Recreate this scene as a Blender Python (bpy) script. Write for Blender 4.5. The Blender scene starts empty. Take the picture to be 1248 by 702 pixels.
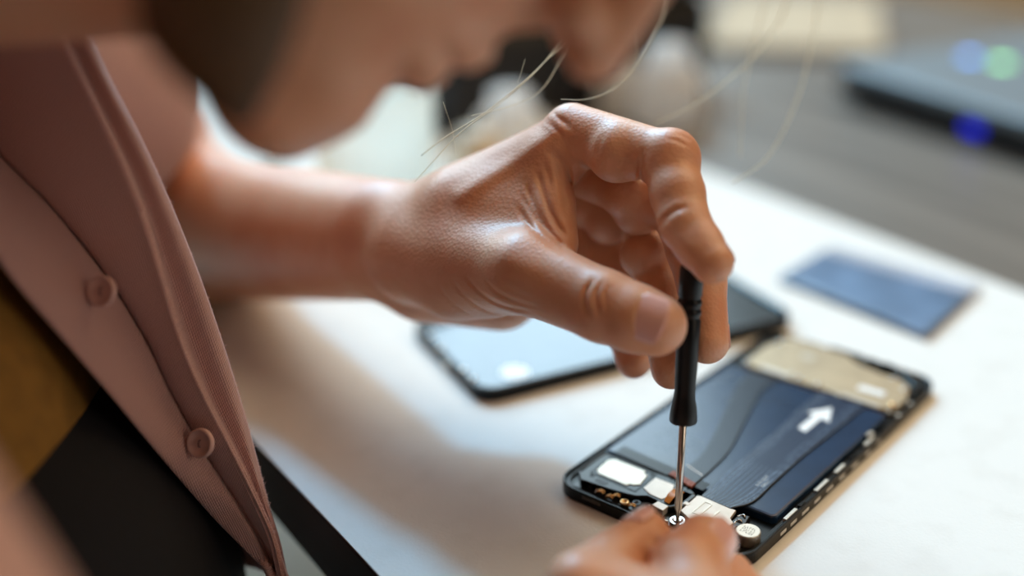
import bpy, bmesh, math, random
import numpy as np
from mathutils import Vector, Matrix
random.seed(7)
rng = np.random.RandomState(7)
scn = bpy.context.scene
col = scn.collection
PI = math.pi

# ------------------------------------------------------------------ camera
PITCH, ROLL, CAMH, FPX = 23.70, -0.962, 0.24293, 1500.0
p_, r_ = math.radians(PITCH), math.radians(ROLL)
cf = np.array([0, math.cos(p_), -math.sin(p_)])
_rt = np.array([1.0, 0, 0]); _u = np.cross(_rt, cf)
cr = math.cos(r_) * _rt + math.sin(r_) * _u
cu = -math.sin(r_) * _rt + math.cos(r_) * _u
cc = np.array([0, 0, CAMH])
cam = bpy.data.cameras.new('camera')
cam_o = bpy.data.objects.new('camera', cam); col.objects.link(cam_o)
cam_o.matrix_world = Matrix(((cr[0], cu[0], -cf[0], cc[0]), (cr[1], cu[1], -cf[1], cc[1]), (cr[2], cu[2], -cf[2], cc[2]), (0, 0, 0, 1)))
cam.sensor_width = 36.0
cam.lens = FPX / 1248 * 36.0
cam.clip_start = 0.01
cam.dof.use_dof = True
cam.dof.focus_distance = 0.410
cam.dof.aperture_fstop = 2.0
scn.camera = cam_o

# ------------------------------------------------------------------ light
scn.view_settings.view_transform = 'Standard'
scn.view_settings.look = 'None'
scn.view_settings.gamma = 1.0
scn.view_settings.exposure = -0.12
scn.view_settings.use_curve_mapping = False
w = bpy.data.worlds.new('world'); scn.world = w; w.use_nodes = True
w.node_tree.nodes['Background'].inputs[0].default_value = (0.95, 0.62, 0.36, 1)
w.node_tree.nodes['Background'].inputs[1].default_value = 0.04

def aim(o, d):
    o.rotation_euler = Vector(d).to_track_quat('-Z', 'Y').to_euler()
sun = bpy.data.lights.new('window_sun', 'SUN'); sun.energy = 2.0; sun.angle = math.radians(7); sun.color = (0.18, 0.62, 1.0)
so = bpy.data.objects.new('window_sun', sun); col.objects.link(so); so.location = (-.5, 1.8, 1.9); aim(so, (0.20, -0.68, -0.70))
win = bpy.data.lights.new('window_light', 'AREA'); win.shape = 'RECTANGLE'; win.size = 2.4; win.size_y = 1.5; win.energy = 88; win.color = (0.68, 0.89, 1.0)
wo = bpy.data.objects.new('window_light', win); col.objects.link(wo); wo.location = (-0.62, 2.5, 1.55); aim(wo, (0.3, -1, -0.55))
top = bpy.data.lights.new('ceiling_light', 'AREA'); top.size = 2.2; top.energy = 40; top.color = (1.0, 0.72, 0.42)
to = bpy.data.objects.new('ceiling_light', top); col.objects.link(to); to.location = (0.75, 0.9, 1.9); aim(to, (-0.35, -0.25, -1))

fill_l = bpy.data.lights.new('side_fill', 'AREA'); fill_l.size = 0.5; fill_l.energy = 2.1; fill_l.color = (1.0, 0.78, 0.58)  # unseen warm fill, added to brighten cardigan front, thumb and near hand
lo_ = bpy.data.objects.new('side_fill', fill_l); col.objects.link(lo_); lo_.location = (1.0, -0.25, 0.45); aim(lo_, (-1.05, 0.62, -0.42))

# ------------------------------------------------------------------ helpers
def W(px, py, d):
    """point at picture position (px,py) and depth d metres along the lens axis"""
    return cc + d * (cf + cr * (px - 624) / FPX - cu * (py - 351) / FPX)
def K(x, y, d):
    return cc + cr * x + cu * y + cf * d
def T(px, py, z=0.0):
    D = cf + cr * (px - 624) / FPX - cu * (py - 351) / FPX
    return cc + D * (z - cc[2]) / D[2]
def project(P):
    q = P - cc
    dz = np.maximum(q @ cf, 0.02)
    return 624 + FPX * (q @ cr) / dz, 351 - FPX * (q @ cu) / dz, dz

def tag(o, label=None, cat=None, group=None, kind=None):
    if label: o['label'] = label
    if cat: o['category'] = cat
    if group: o['group'] = group
    if kind: o['kind'] = kind
    return o
def empty(name, loc, label, cat, group=None):
    o = bpy.data.objects.new(name, None); col.objects.link(o); o.location = loc; o.empty_display_size = 0.02
    return tag(o, label, cat, group)
def link(name, me, m, parent=None, world=False, label=None):
    o = bpy.data.objects.new(name, me); col.objects.link(o)
    if m is not None and not me.materials: me.materials.append(m)
    if parent is not None:
        o.parent = parent
        if world:
            bpy.context.view_layer.update()
            o.matrix_parent_inverse = parent.matrix_world.inverted()
    if label: o['label'] = label
    return o
def finish(name, bm, m, parent=None, world=False, smooth=False, label=None):
    bmesh.ops.recalc_face_normals(bm, faces=bm.faces)
    me = bpy.data.meshes.new(name); bm.to_mesh(me); bm.free()
    if smooth:
        for p in me.polygons: p.use_smooth = True
    return link(name, me, m, parent, world, label)
def bm_box(bm, lo, hi, bev=0.0, seg=2):
    r = bmesh.ops.create_cube(bm, size=1.0)
    vs = r['verts']
    for v in vs:
        v.co = Vector([(lo[i] + hi[i]) / 2 + v.co[i] * (hi[i] - lo[i]) for i in range(3)])
    if bev > 0:
        es = list({e for v in vs for e in v.link_edges})
        bmesh.ops.bevel(bm, geom=es, offset=bev, segments=seg, affect='EDGES', profile=0.5)
def rrect(x0, y0, x1, y1, r, n=6):
    pts = []
    for cx, cy, a0 in ((x1 - r, y1 - r, 0), (x0 + r, y1 - r, 90), (x0 + r, y0 + r, 180), (x1 - r, y0 + r, 270)):
        for i in range(n + 1):
            a = math.radians(a0 + 90 * i / n); pts.append((cx + r * math.cos(a), cy + r * math.sin(a)))
    return pts
def bm_prism(bm, outline, z0, z1, holes=(), bev=0.0):
    """extruded outline, with holes"""
    loops = [outline] + list(holes)
    edges = []
    for lp in loops:
        vs = [bm.verts.new((x, y, z0)) for x, y in lp]
        edges += [bm.edges.new((vs[i], vs[(i + 1) % len(vs)])) for i in range(len(vs))]
    if holes:
        f = bmesh.ops.triangle_fill(bm, use_beauty=True, edges=edges)['geom']
        faces = [g for g in f if isinstance(g, bmesh.types.BMFace)]
    else:
        faces = [bm.faces.new(list(dict.fromkeys([v for e in edges for v in e.verts])))]
    ret = bmesh.ops.extrude_face_region(bm, geom=faces)
    tv = [g for g in ret['geom'] if isinstance(g, bmesh.types.BMVert)]
    for v in tv: v.co.z = z1
    if bev > 0:
        ts = set(tv)
        es = [e for e in bm.edges if e.verts[0] in ts and e.verts[1] in ts and len(e.link_faces) == 2 and e.calc_face_angle(0) > 0.6]
        bmesh.ops.bevel(bm, geom=es, offset=bev, segments=2, affect='EDGES', profile=0.5)
def catmull(pts, n=8):
    P = np.array(pts, float); P = np.vstack([2 * P[0] - P[1], P, 2 * P[-1] - P[-2]])
    out = []
    for i in range(1, len(P) - 2):
        for t in np.linspace(0, 1, n, endpoint=False):
            a, b, c, d = P[i - 1:i + 3]
            out.append(0.5 * (2 * b + (c - a) * t + (2 * a - 5 * b + 4 * c - d) * t * t + (3 * b - a - 3 * c + d) * t ** 3))
    out.append(P[-2]); return np.array(out)
def bm_tube(bm, pts, rad, n=8):
    pts = [Vector(p) for p in pts]
    R = rad if hasattr(rad, '__len__') else [rad] * len(pts)
    rings = []; up = Vector((0.3, 0.2, 0.93))
    for i, p in enumerate(pts):
        t = (pts[min(i + 1, len(pts) - 1)] - pts[max(i - 1, 0)]).normalized()
        a = t.cross(up)
        if a.length < 1e-3: a = t.cross(Vector((1, 0, 0)))
        a.normalize(); b = t.cross(a); up = b.cross(t) if False else up
        rings.append([bm.verts.new(p + (a * math.cos(2 * PI * k / n) + b * math.sin(2 * PI * k / n)) * R[i]) for k in range(n)])
    for i in range(len(rings) - 1):
        for k in range(n):
            bm.faces.new((rings[i][k], rings[i][(k + 1) % n], rings[i + 1][(k + 1) % n], rings[i + 1][k]))
    bm.faces.new(rings[0]); bm.faces.new(rings[-1][::-1])
def bm_lathe(bm, prof, n=32, c=(0, 0, 0), flute=None):
    rings = []
    for r, z in prof:
        ring = []
        for k in range(n):
            a = 2 * PI * k / n
            rr = r if not flute else r * flute(a, z)
            ring.append(bm.verts.new((c[0] + rr * math.cos(a), c[1] + rr * math.sin(a), c[2] + z)))
        rings.append(ring)
    for i in range(len(rings) - 1):
        for k in range(n):
            bm.faces.new((rings[i][k], rings[i][(k + 1) % n], rings[i + 1][(k + 1) % n], rings[i + 1][k]))
    bm.faces.new(rings[0][::-1]); bm.faces.new(rings[-1])
def bm_ribbon(bm, L, R, z0, z1, n=8, lift=None):
    """thin strip between two polylines, uv across and along"""
    A, B = catmull(L, n), catmull(R, n)
    m = len(A); B = np.array([[np.interp(i / (m - 1), np.linspace(0, 1, len(B)), B[:, k]) for k in (0, 1)] for i in range(m)])
    uvl = bm.loops.layers.uv.verify()
    rows = []; q = 12
    for zz in (z1, z0):
        rows.append([[bm.verts.new((A[i][0] + (B[i][0] - A[i][0]) * s / q, A[i][1] + (B[i][1] - A[i][1]) * s / q, zz + (lift(i / (m - 1)) if lift else 0))) for s in range(q + 1)] for i in range(m)])
    for li in (0, 1):
        for i in range(m - 1):
            for s in range(q):
                idx = ((i, s), (i, s + 1), (i + 1, s + 1), (i + 1, s))
                f = bm.faces.new([rows[li][a][b] for a, b in (idx if li == 0 else idx[::-1])])
                for lo, (a, b) in zip(f.loops, (idx if li == 0 else idx[::-1])): lo[uvl].uv = (b / q, a / (m - 1))
    for i in range(m - 1):
        for s in (0, q):
            bm.faces.new((rows[0][i][s], rows[0][i + 1][s], rows[1][i + 1][s], rows[1][i][s]))
    for i in (0, m - 1):
        for s in range(q):
            bm.faces.new((rows[0][i][s], rows[0][i][s + 1], rows[1][i][s + 1], rows[1][i][s]))

# ------------------------------------------------------------------ materials
class NT:
    def __init__(s, name):
        s.m = bpy.data.materials.new(name); s.m.use_nodes = True
        s.t = s.m.node_tree; s.b = s.t.nodes['Principled BSDF']
    def n(s, typ, **kw):
        nd = s.t.nodes.new(typ)
        for k, v in kw.items():
            if k in nd.inputs: nd.inputs[k].default_value = v
            else: setattr(nd, k, v)
        return nd
    def l(s, a, b): s.t.links.new(a, b)
    def coord(s, scale=(1, 1, 1), kind='Object'):
        tc = s.n('ShaderNodeTexCoord'); mp = s.n('ShaderNodeMapping'); mp.inputs['Scale'].default_value = scale
        s.l(tc.outputs[kind], mp.inputs[0]); return mp.outputs[0]
    def ramp(s, fac, stops):
        r = s.n('ShaderNodeValToRGB'); e = r.color_ramp.elements
        e[0].position, e[0].color = stops[0][0], (*stops[0][1], 1)
        e[1].position, e[1].color = stops[-1][0], (*stops[-1][1], 1)
        for p, c in stops[1:-1]:
            x = e.new(p); x.color = (*c, 1)
        s.l(fac, r.inputs[0]); return r.outputs[0]
    def bump(s, h, strength, dist, prev=None):
        b = s.n('ShaderNodeBump'); b.inputs['Strength'].default_value = strength; b.inputs['Distance'].default_value = dist
        s.l(h, b.inputs['Height'])
        if prev: s.l(prev, b.inputs['Normal'])
        s.l(b.outputs[0], s.b.inputs['Normal']); return b.outputs[0]
def mat(name, color, rough=0.5, metal=0.0, noise=0.0, nscale=200, bump=0.0, spec=None, coat=0.0, emit=None, es=1.0, alpha=1.0):
    t = NT(name); b = t.b
    b.inputs['Base Color'].default_value = (*color, 1); b.inputs['Roughness'].default_value = rough; b.inputs['Metallic'].default_value = metal
    if spec is not None: b.inputs['Specular IOR Level'].default_value = spec
    b.inputs['Coat Weight'].default_value = coat
    if emit: b.inputs['Emission Color'].default_value = (*emit, 1); b.inputs['Emission Strength'].default_value = es
    b.inputs['Alpha'].default_value = alpha
    if noise or bump:
        nz = t.n('ShaderNodeTexNoise'); nz.inputs['Scale'].default_value = nscale; nz.inputs['Detail'].default_value = 4
        t.l(t.coord(), nz.inputs['Vector'])
        if noise:
            c0 = tuple(max(0, c * (1 - noise)) for c in color); c1 = tuple(min(1, c * (1 + noise)) for c in color)
            t.l(t.ramp(nz.outputs[0], [(0.3, c0), (0.7, c1)]), b.inputs['Base Color'])
        if bump: t.bump(nz.outputs[0], bump, 0.001)
    return t.m

def skin_mat():
    t = NT('skin'); b = t.b
    co = t.coord()
    n1 = t.n('ShaderNodeTexNoise'); n1.inputs['Scale'].default_value = 45; n1.inputs['Detail'].default_value = 5; t.l(co, n1.inputs['Vector'])
    c = t.ramp(n1.outputs[0], [(0.3, (0.66, 0.29, 0.165)), (0.52, (0.72, 0.365, 0.22)), (0.75, (0.75, 0.42, 0.275))])
    t.l(c, b.inputs['Base Color'])
    b.inputs['Roughness'].default_value = 0.47
    b.inputs['Subsurface Weight'].default_value = 0.25
    b.inputs['Subsurface Radius'].default_value = (1.0, 0.32, 0.18)
    b.inputs['Subsurface Scale'].default_value = 0.004
    b.inputs['Specular IOR Level'].default_value = 0.6
    b.inputs['Coat Weight'].default_value = 0.22; b.inputs['Coat Roughness'].default_value = 0.42
    v = t.n('ShaderNodeTexVoronoi'); v.inputs['Scale'].default_value = 850; t.l(co, v.inputs['Vector'])
    v2 = t.n('ShaderNodeTexNoise'); v2.inputs['Scale'].default_value = 420; v2.inputs['Detail'].default_value = 3; t.l(co, v2.inputs['Vector'])
    pv = t.bump(v.outputs['Distance'], 0.22, 0.0005)
    t.bump(v2.outputs[0], 0.10, 0.0006, pv)
    return t.m

def wool_mat(name, base, dark):
    t = NT(name); b = t.b
    co = t.coord((1, 1, 1), 'UV')
    sx = t.n('ShaderNodeSeparateXYZ'); t.l(co, sx.inputs[0])
    nz = t.n('ShaderNodeTexNoise'); nz.inputs['Scale'].default_value = 60; nz.inputs['Detail'].default_value = 3; t.l(co, nz.inputs['Vector'])
    def sine(src, period, jitter):
        a = t.n('ShaderNodeMath', operation='MULTIPLY'); a.inputs[1].default_value = 2 * PI / period; t.l(src, a.inputs[0])
        b2 = t.n('ShaderNodeMath', operation='MULTIPLY_ADD'); t.l(nz.outputs[0], b2.inputs[0]); b2.inputs[1].default_value = jitter; t.l(a.outputs[0], b2.inputs[2])
        c = t.n('ShaderNodeMath', operation='SINE'); t.l(b2.outputs[0], c.inputs[0]); return c.outputs[0]
    dv = t.n('ShaderNodeMath', operation='MULTIPLY_ADD'); t.l(sx.outputs[0], dv.inputs[0]); dv.inputs[1].default_value = 0.6; t.l(sx.outputs[1], dv.inputs[2])
    h1 = sine(sx.outputs[0], 0.0066, 2.5); h2 = sine(dv.outputs[0], 0.0070, 2.5)
    ad = t.n('ShaderNodeMath', operation='MULTIPLY_ADD'); t.l(h2, ad.inputs[0]); ad.inputs[1].default_value = 0.55; t.l(h1, ad.inputs[2])
    sc = t.n('ShaderNodeMath', operation='MULTIPLY_ADD'); t.l(ad.outputs[0], sc.inputs[0]); sc.inputs[1].default_value = 0.32; sc.inputs[2].default_value = 0.5
    t.l(t.ramp(sc.outputs[0], [(0.1, dark), (0.8, base)]), b.inputs['Base Color'])
    b.inputs['Roughness'].default_value = 0.95; b.inputs['Specular IOR Level'].default_value = 0.1
    b.inputs['Sheen Weight'].default_value = 0.5; b.inputs['Sheen Roughness'].default_value = 0.4
    b.inputs['Sheen Tint'].default_value = (1, 0.85, 0.8, 1)
    t.bump(sc.outputs[0], 0.6, 0.0008)
    return t.m

M = {}
M['skin'] = skin_mat()
M['nail'] = mat('nail', (0.80, 0.47, 0.43), 0.2, coat=0.5, noise=0.05, nscale=100)
M['wool'] = wool_mat('wool', (0.78, 0.50, 0.47), (0.50, 0.285, 0.265))
M['button'] = mat('button', (0.68, 0.43, 0.39), 0.35, noise=0.05, nscale=300)
M['thread'] = mat('thread', (0.22, 0.11, 0.11), 0.9, noise=0.1)
M['mustard'] = mat('mustard', (0.30, 0.155, 0.025), 0.9, noise=0.15, nscale=150)
M['navy'] = mat('navy', (0.003, 0.004, 0.008), 0.9, noise=0.2, nscale=300)
M['maroon'] = mat('maroon', (0.045, 0.010, 0.018), 0.9, noise=0.2, nscale=300)
M['hair'] = mat('hair', (0.085, 0.043, 0.015), 0.55, noise=0.3, nscale=400)
def milky(name, c, f=.6):
    t = NT(name); t.b.inputs['Base Color'].default_value = (*c, 1); t.b.inputs['Roughness'].default_value = .4
    nz = t.n('ShaderNodeTexNoise'); nz.inputs['Scale'].default_value = 30; t.l(t.coord(), nz.inputs['Vector'])
    t.l(t.ramp(nz.outputs[0], [(.3, tuple(q * .97 for q in c)), (.7, c)]), t.b.inputs['Base Color'])
    tr = t.n('ShaderNodeBsdfTranslucent'); tr.inputs[0].default_value = (*c, 1)
    mx = t.n('ShaderNodeMixShader'); mx.inputs[0].default_value = f
    t.l(t.b.outputs[0], mx.inputs[1]); t.l(tr.outputs[0], mx.inputs[2]); t.l(mx.outputs[0], t.t.nodes['Material Output'].inputs['Surface'])
    return t.m
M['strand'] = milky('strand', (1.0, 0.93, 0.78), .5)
M['blackplastic'] = mat('black_plastic', (0.004, 0.005, 0.006), 0.25, bump=0.02, nscale=900, spec=0.18)
M['rubber'] = mat('handle_black', (0.003, 0.005, 0.008), 0.38, noise=0.1, nscale=600, spec=0.3)
M['steel'] = mat('steel', (0.62, 0.60, 0.58), 0.22, 1.0, noise=0.04, nscale=500)
M['darksteel'] = mat('dark_steel', (0.10, 0.09, 0.08), 0.35, 1.0, noise=0.1, nscale=800)
M['silverplate'] = mat('silver_plate', (0.55, 0.50, 0.43), 0.38, 0.75, noise=0.06, nscale=250)
M['whiteplate'] = mat('white_plate', (0.66, 0.62, 0.57), 0.4, 0.35, noise=0.04, nscale=300)
M['tan'] = mat('tan_shield', (0.44, 0.345, 0.225), 0.42, 0.45, noise=0.10, nscale=120)
M['gold'] = mat('gold', (0.80, 0.52, 0.25), 0.25, 1.0, noise=0.05)
M['orange'] = mat('orange_flex', (0.60, 0.23, 0.03), 0.35, noise=0.15, nscale=400)
M['rust'] = mat('rust', (0.30, 0.07, 0.03), 0.5, noise=0.3, nscale=700)
M['midframe'] = mat('midframe', (0.004, 0.006, 0.008), 0.3, 0.0, noise=0.2, nscale=300, spec=0.25)
M['bracket'] = mat('bracket', (0.004, 0.007, 0.007), 0.18, noise=0.15, nscale=500, spec=0.25)
M['battery'] = mat('battery', (0.010, 0.032, 0.078), 0.22, noise=0.12, nscale=90)
M['white'] = mat('white_print', (0.85, 0.87, 0.88), 0.5, noise=0.03)
M['clip'] = mat('clip', (0.55, 0.52, 0.46), 0.35, 0.3, noise=0.1, nscale=400)
M['board'] = mat('board', (0.005, 0.007, 0.008), 0.3, noise=0.3, nscale=900)
M['coverfloor'] = mat('cover_floor', (0.12, 0.18, 0.25), 0.20, noise=0.06, nscale=40)

def ribbon_mat(name, a, b_, lines, dots):
    t = NT(name); b = t.b
    co = t.coord((1, 1, 1), 'UV')
    sx = t.n('ShaderNodeSeparateXYZ'); t.l(co, sx.inputs[0])
    mu = t.n('ShaderNodeMath', operation='MULTIPLY'); mu.inputs[1].default_value = lines; t.l(sx.outputs[0], mu.inputs[0])
    fr = t.n('ShaderNodeMath', operation='FRACT'); t.l(mu.outputs[0], fr.inputs[0])
    c = t.ramp(fr.outputs[0], [(0.0, a), (0.55, a), (0.7, b_), (1.0, a)])
    if dots:
        mp = t.n('ShaderNodeMapping'); mp.inputs['Scale'].default_value = (14, 80, 1); mp.inputs['Rotation'].default_value = (0, 0, 0.05); t.l(co, mp.inputs[0])
        v = t.n('ShaderNodeTexVoronoi'); v.inputs['Scale'].default_value = 1.0; v.inputs['Randomness'].default_value = 0.25; t.l(mp.outputs[0], v.inputs['Vector'])
        lt = t.n('ShaderNodeMath', operation='LESS_THAN'); lt.inputs[1].default_value = 0.22; t.l(v.outputs['Distance'], lt.inputs[0])
        # dotted bands lie near both edges of the strip
        ab = t.n('ShaderNodeMath', operation='SUBTRACT'); ab.inputs[1].default_value = 0.5; t.l(sx.outputs[0], ab.inputs[0])
        ab2 = t.n('ShaderNodeMath', operation='ABSOLUTE'); t.l(ab.outputs[0], ab2.inputs[0])
        gt = t.n('ShaderNodeMath', operation='GREATER_THAN'); gt.inputs[1].default_value = 0.24; t.l(ab2.outputs[0], gt.inputs[0])
        mm = t.n('ShaderNodeMath', operation='MULTIPLY'); t.l(lt.outputs[0], mm.inputs[0]); t.l(gt.outputs[0], mm.inputs[1])
        mx = t.n('ShaderNodeMixRGB'); t.l(mm.outputs[0], mx.inputs[0]); t.l(c, mx.inputs[1]); mx.inputs[2].default_value = (0.24, 0.33, 0.45, 1); c = mx.outputs[0]
    t.l(c, b.inputs['Base Color']); b.inputs['Roughness'].default_value = 0.28; b.inputs['Specular IOR Level'].default_value = 0.4
    return t.m
M['ribbonA'] = ribbon_mat('ribbon_dark', (0.003, 0.009, 0.022), (0.008, 0.020, 0.045), 22, False)
M['ribbonB'] = ribbon_mat('ribbon_blue', (0.004, 0.014, 0.042), (0.030, 0.062, 0.13), 26, True)

def paper_mat():
    t = NT('paper'); b = t.b
    b.inputs['Base Color'].default_value = (0.80, 0.80, 0.785, 1); b.inputs['Roughness'].default_value = 0.75; b.inputs['Specular IOR Level'].default_value = 0.25
    n = t.n('ShaderNodeTexNoise'); n.inputs['Scale'].default_value = 900; n.inputs['Detail'].default_value = 6; t.l(t.coord(), n.inputs['Vector'])
    t.bump(n.outputs[0], 0.22, 0.0006)
    v = t.n('ShaderNodeTexNoise'); v.inputs['Scale'].default_value = 60; v.inputs['Detail'].default_value = 8; t.l(t.coord(), v.inputs['Vector'])
    t.l(t.ramp(v.outputs[0], [(0.25, (0.74, 0.74, 0.725)), (0.5, (0.785, 0.79, 0.78))]), b.inputs['Base Color'])
    return t.m
M['paper'] = paper_mat()
def wood_mat(name, a, c_, rough):
    t = NT(name); b = t.b
    co = t.coord((2.2, 60, 60))
    n = t.n('ShaderNodeTexNoise'); n.inputs['Scale'].default_value = 1.0; n.inputs['Detail'].default_value = 6; n.inputs['Distortion'].default_value = 0.6; t.l(co, n.inputs['Vector'])
    t.l(t.ramp(n.outputs[0], [(0.32, a), (0.68, c_)]), b.inputs['Base Color'])
    b.inputs['Roughness'].default_value = rough
    t.bump(n.outputs[0], 0.2, 0.001)
    return t.m
M['wood'] = wood_mat('table_wood', (0.085, 0.075, 0.066), (0.23, 0.205, 0.18), 0.42)
M['darkwood'] = wood_mat('edge_wood', (0.010, 0.007, 0.007), (0.022, 0.015, 0.013), 0.6)

# ------------------------------------------------------------------ the setting
def plane_box(name, lo, hi, m, kind='structure'):
    bm = bmesh.new(); bm_box(bm, lo, hi); o = finish(name, bm, m); o['kind'] = kind; return o
M['floor'] = mat('floor_cream', (0.85, 0.85, 0.78), 0.5, noise=0.05, nscale=8)
M['wall'] = mat('wall_beige', (0.70, 0.58, 0.42), 0.9, noise=0.04, nscale=6)
plane_box('floor', (-3, -1.5, -0.74), (3, 2.1, -0.70), M['floor'])
plane_box('wall_back', (-3, 1.95, -0.70), (3, 2.05, 0.42), M['wall'])

# table: local x runs along its front edge, local y away from the person
EA, EB = T(305, 515), T(480, 700)
tx = (EB - EA); tx[2] = 0; tx /= np.linalg.norm(tx); ty = np.array([-tx[1], tx[0], 0])
ANG = math.atan2(tx[1], tx[0])
table = empty('table', tuple(EA), 'dark brown wooden table the white paper and phone parts lie on', 'table')
table.rotation_euler = (0, 0, ANG); table.location = (EA[0], EA[1], -0.70)
bm = bmesh.new(); bm_box(bm, (-1.15, 0.0, 0.670), (0.55, 0.92, 0.6995), 0.0015)
finish('table_top', bm, M['wood'], table)
bm = bmesh.new(); bm_box(bm, (-1.148, -0.004, 0.671), (0.548, 0.0, 0.6985), 0.001)
finish('edge_band', bm, M['darkwood'], table, label='near-black front edge of the table')
for lx in (-1.10, 0.47):
    for ly in (0.05, 0.84):
        bm = bmesh.new(); bm_box(bm, (lx, ly, 0), (lx + 0.05, ly + 0.05, 0.670), 0.003); finish('leg', bm, M['darkwood'], table)
# paper sheet
paper_w = 0.3545
bm = bmesh.new()
NX, NY = 80, 40
g = [[bm.verts.new((-0.62 + 1.1 * i / NX, -0.0046 + (paper_w + .0036) * j / NY, 0.0003 + 0.00012 * math.sin(i * 0.5) * math.cos(j * .4))) for j in range(NY + 1)] for i in range(NX + 1)]
for i in range(NX):
    for j in range(NY): bm.faces.new((g[i][j], g[i + 1][j], g[i + 1][j + 1], g[i][j + 1]))
ret = bmesh.ops.extrude_face_region(bm, geom=bm.faces[:])
for v in [q for q in ret['geom'] if isinstance(q, bmesh.types.BMVert)]: v.co.z -= 0.0006
paper = finish('paper_sheet', bm, M['paper'], smooth=False)
paper.location = (EA[0], EA[1], 0.0004); paper.rotation_euler = (0, 0, ANG)
tag(paper, 'large sheet of white paper spread over the dark table', 'paper')

# ------------------------------------------------------------------ implicit-surface modelling for the person
def cone(a, b, ra, rb, flat=None):
    """tapered limb; flat=(axis, factor) squashes the section along axis"""
    a = np.array(a, float); b = np.array(b, float)
    if flat is not None:
        ax = np.array(flat[0], float); ax /= np.linalg.norm(ax); S = np.eye(3) + np.outer(ax, ax) * (1.0 / flat[1] - 1.0)
    else: S = None
    A = a if S is None else S @ a; B = b if S is None else S @ b
    ba = B - A; L = max(ba @ ba, 1e-12)
    def f(P):
        Q = P if S is None else P @ S.T
        pa = Q - A; t = np.clip((pa @ ba) / L, 0, 1)
        d = np.linalg.norm(pa - t[:, None] * ba, axis=1) - (ra + (rb - ra) * t)
        return d * (flat[1] if (flat is not None and flat[1] < 1) else 1.0)
    return f
def ball(a, r): return cone(a, np.array(a) + 1e-6, r, r)
def ellip(c, axes, radii):
    c = np.array(c, float); A = np.array(axes, float); R = np.array(radii, float)
    def f(P):
        q = (P - c) @ A.T
        k0 = np.linalg.norm(q / R, axis=1); k1 = np.linalg.norm(q / (R * R), axis=1)
        return k0 * (k0 - 1.0) / np.maximum(k1, 1e-9)
    return f
def smin(a, b, k):
    if k <= 0: return np.minimum(a, b)
    h = np.maximum(k - np.abs(a - b), 0) / k
    return np.minimum(a, b) - h * h * h * k / 6.0
class Field:
    """groups: list of (list of shapes, inner blend, outer blend); cuts: (shape, blend); detail(P, d) -> d"""
    def __init__(s): s.groups = []; s.cuts = []; s.detail = None
    def add(s, shapes, kin, kout): s.groups.append((shapes, kin, kout))
    def raw(s, P, mask=None):
        d = np.full(len(P), 1.0); ds = []
        for gi, (shapes, kin, kout) in enumerate(s.groups):
            g = None
            for si, f in enumerate(shapes):
                if mask is not None and not mask[gi][si]: continue
                v = f(P); g = v if g is None else smin(g, v, kin)
            if g is not None: d = smin(d, g, kout)
        for f, k in s.cuts: d = -smin(-d, f(P), k)
        return d
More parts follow.
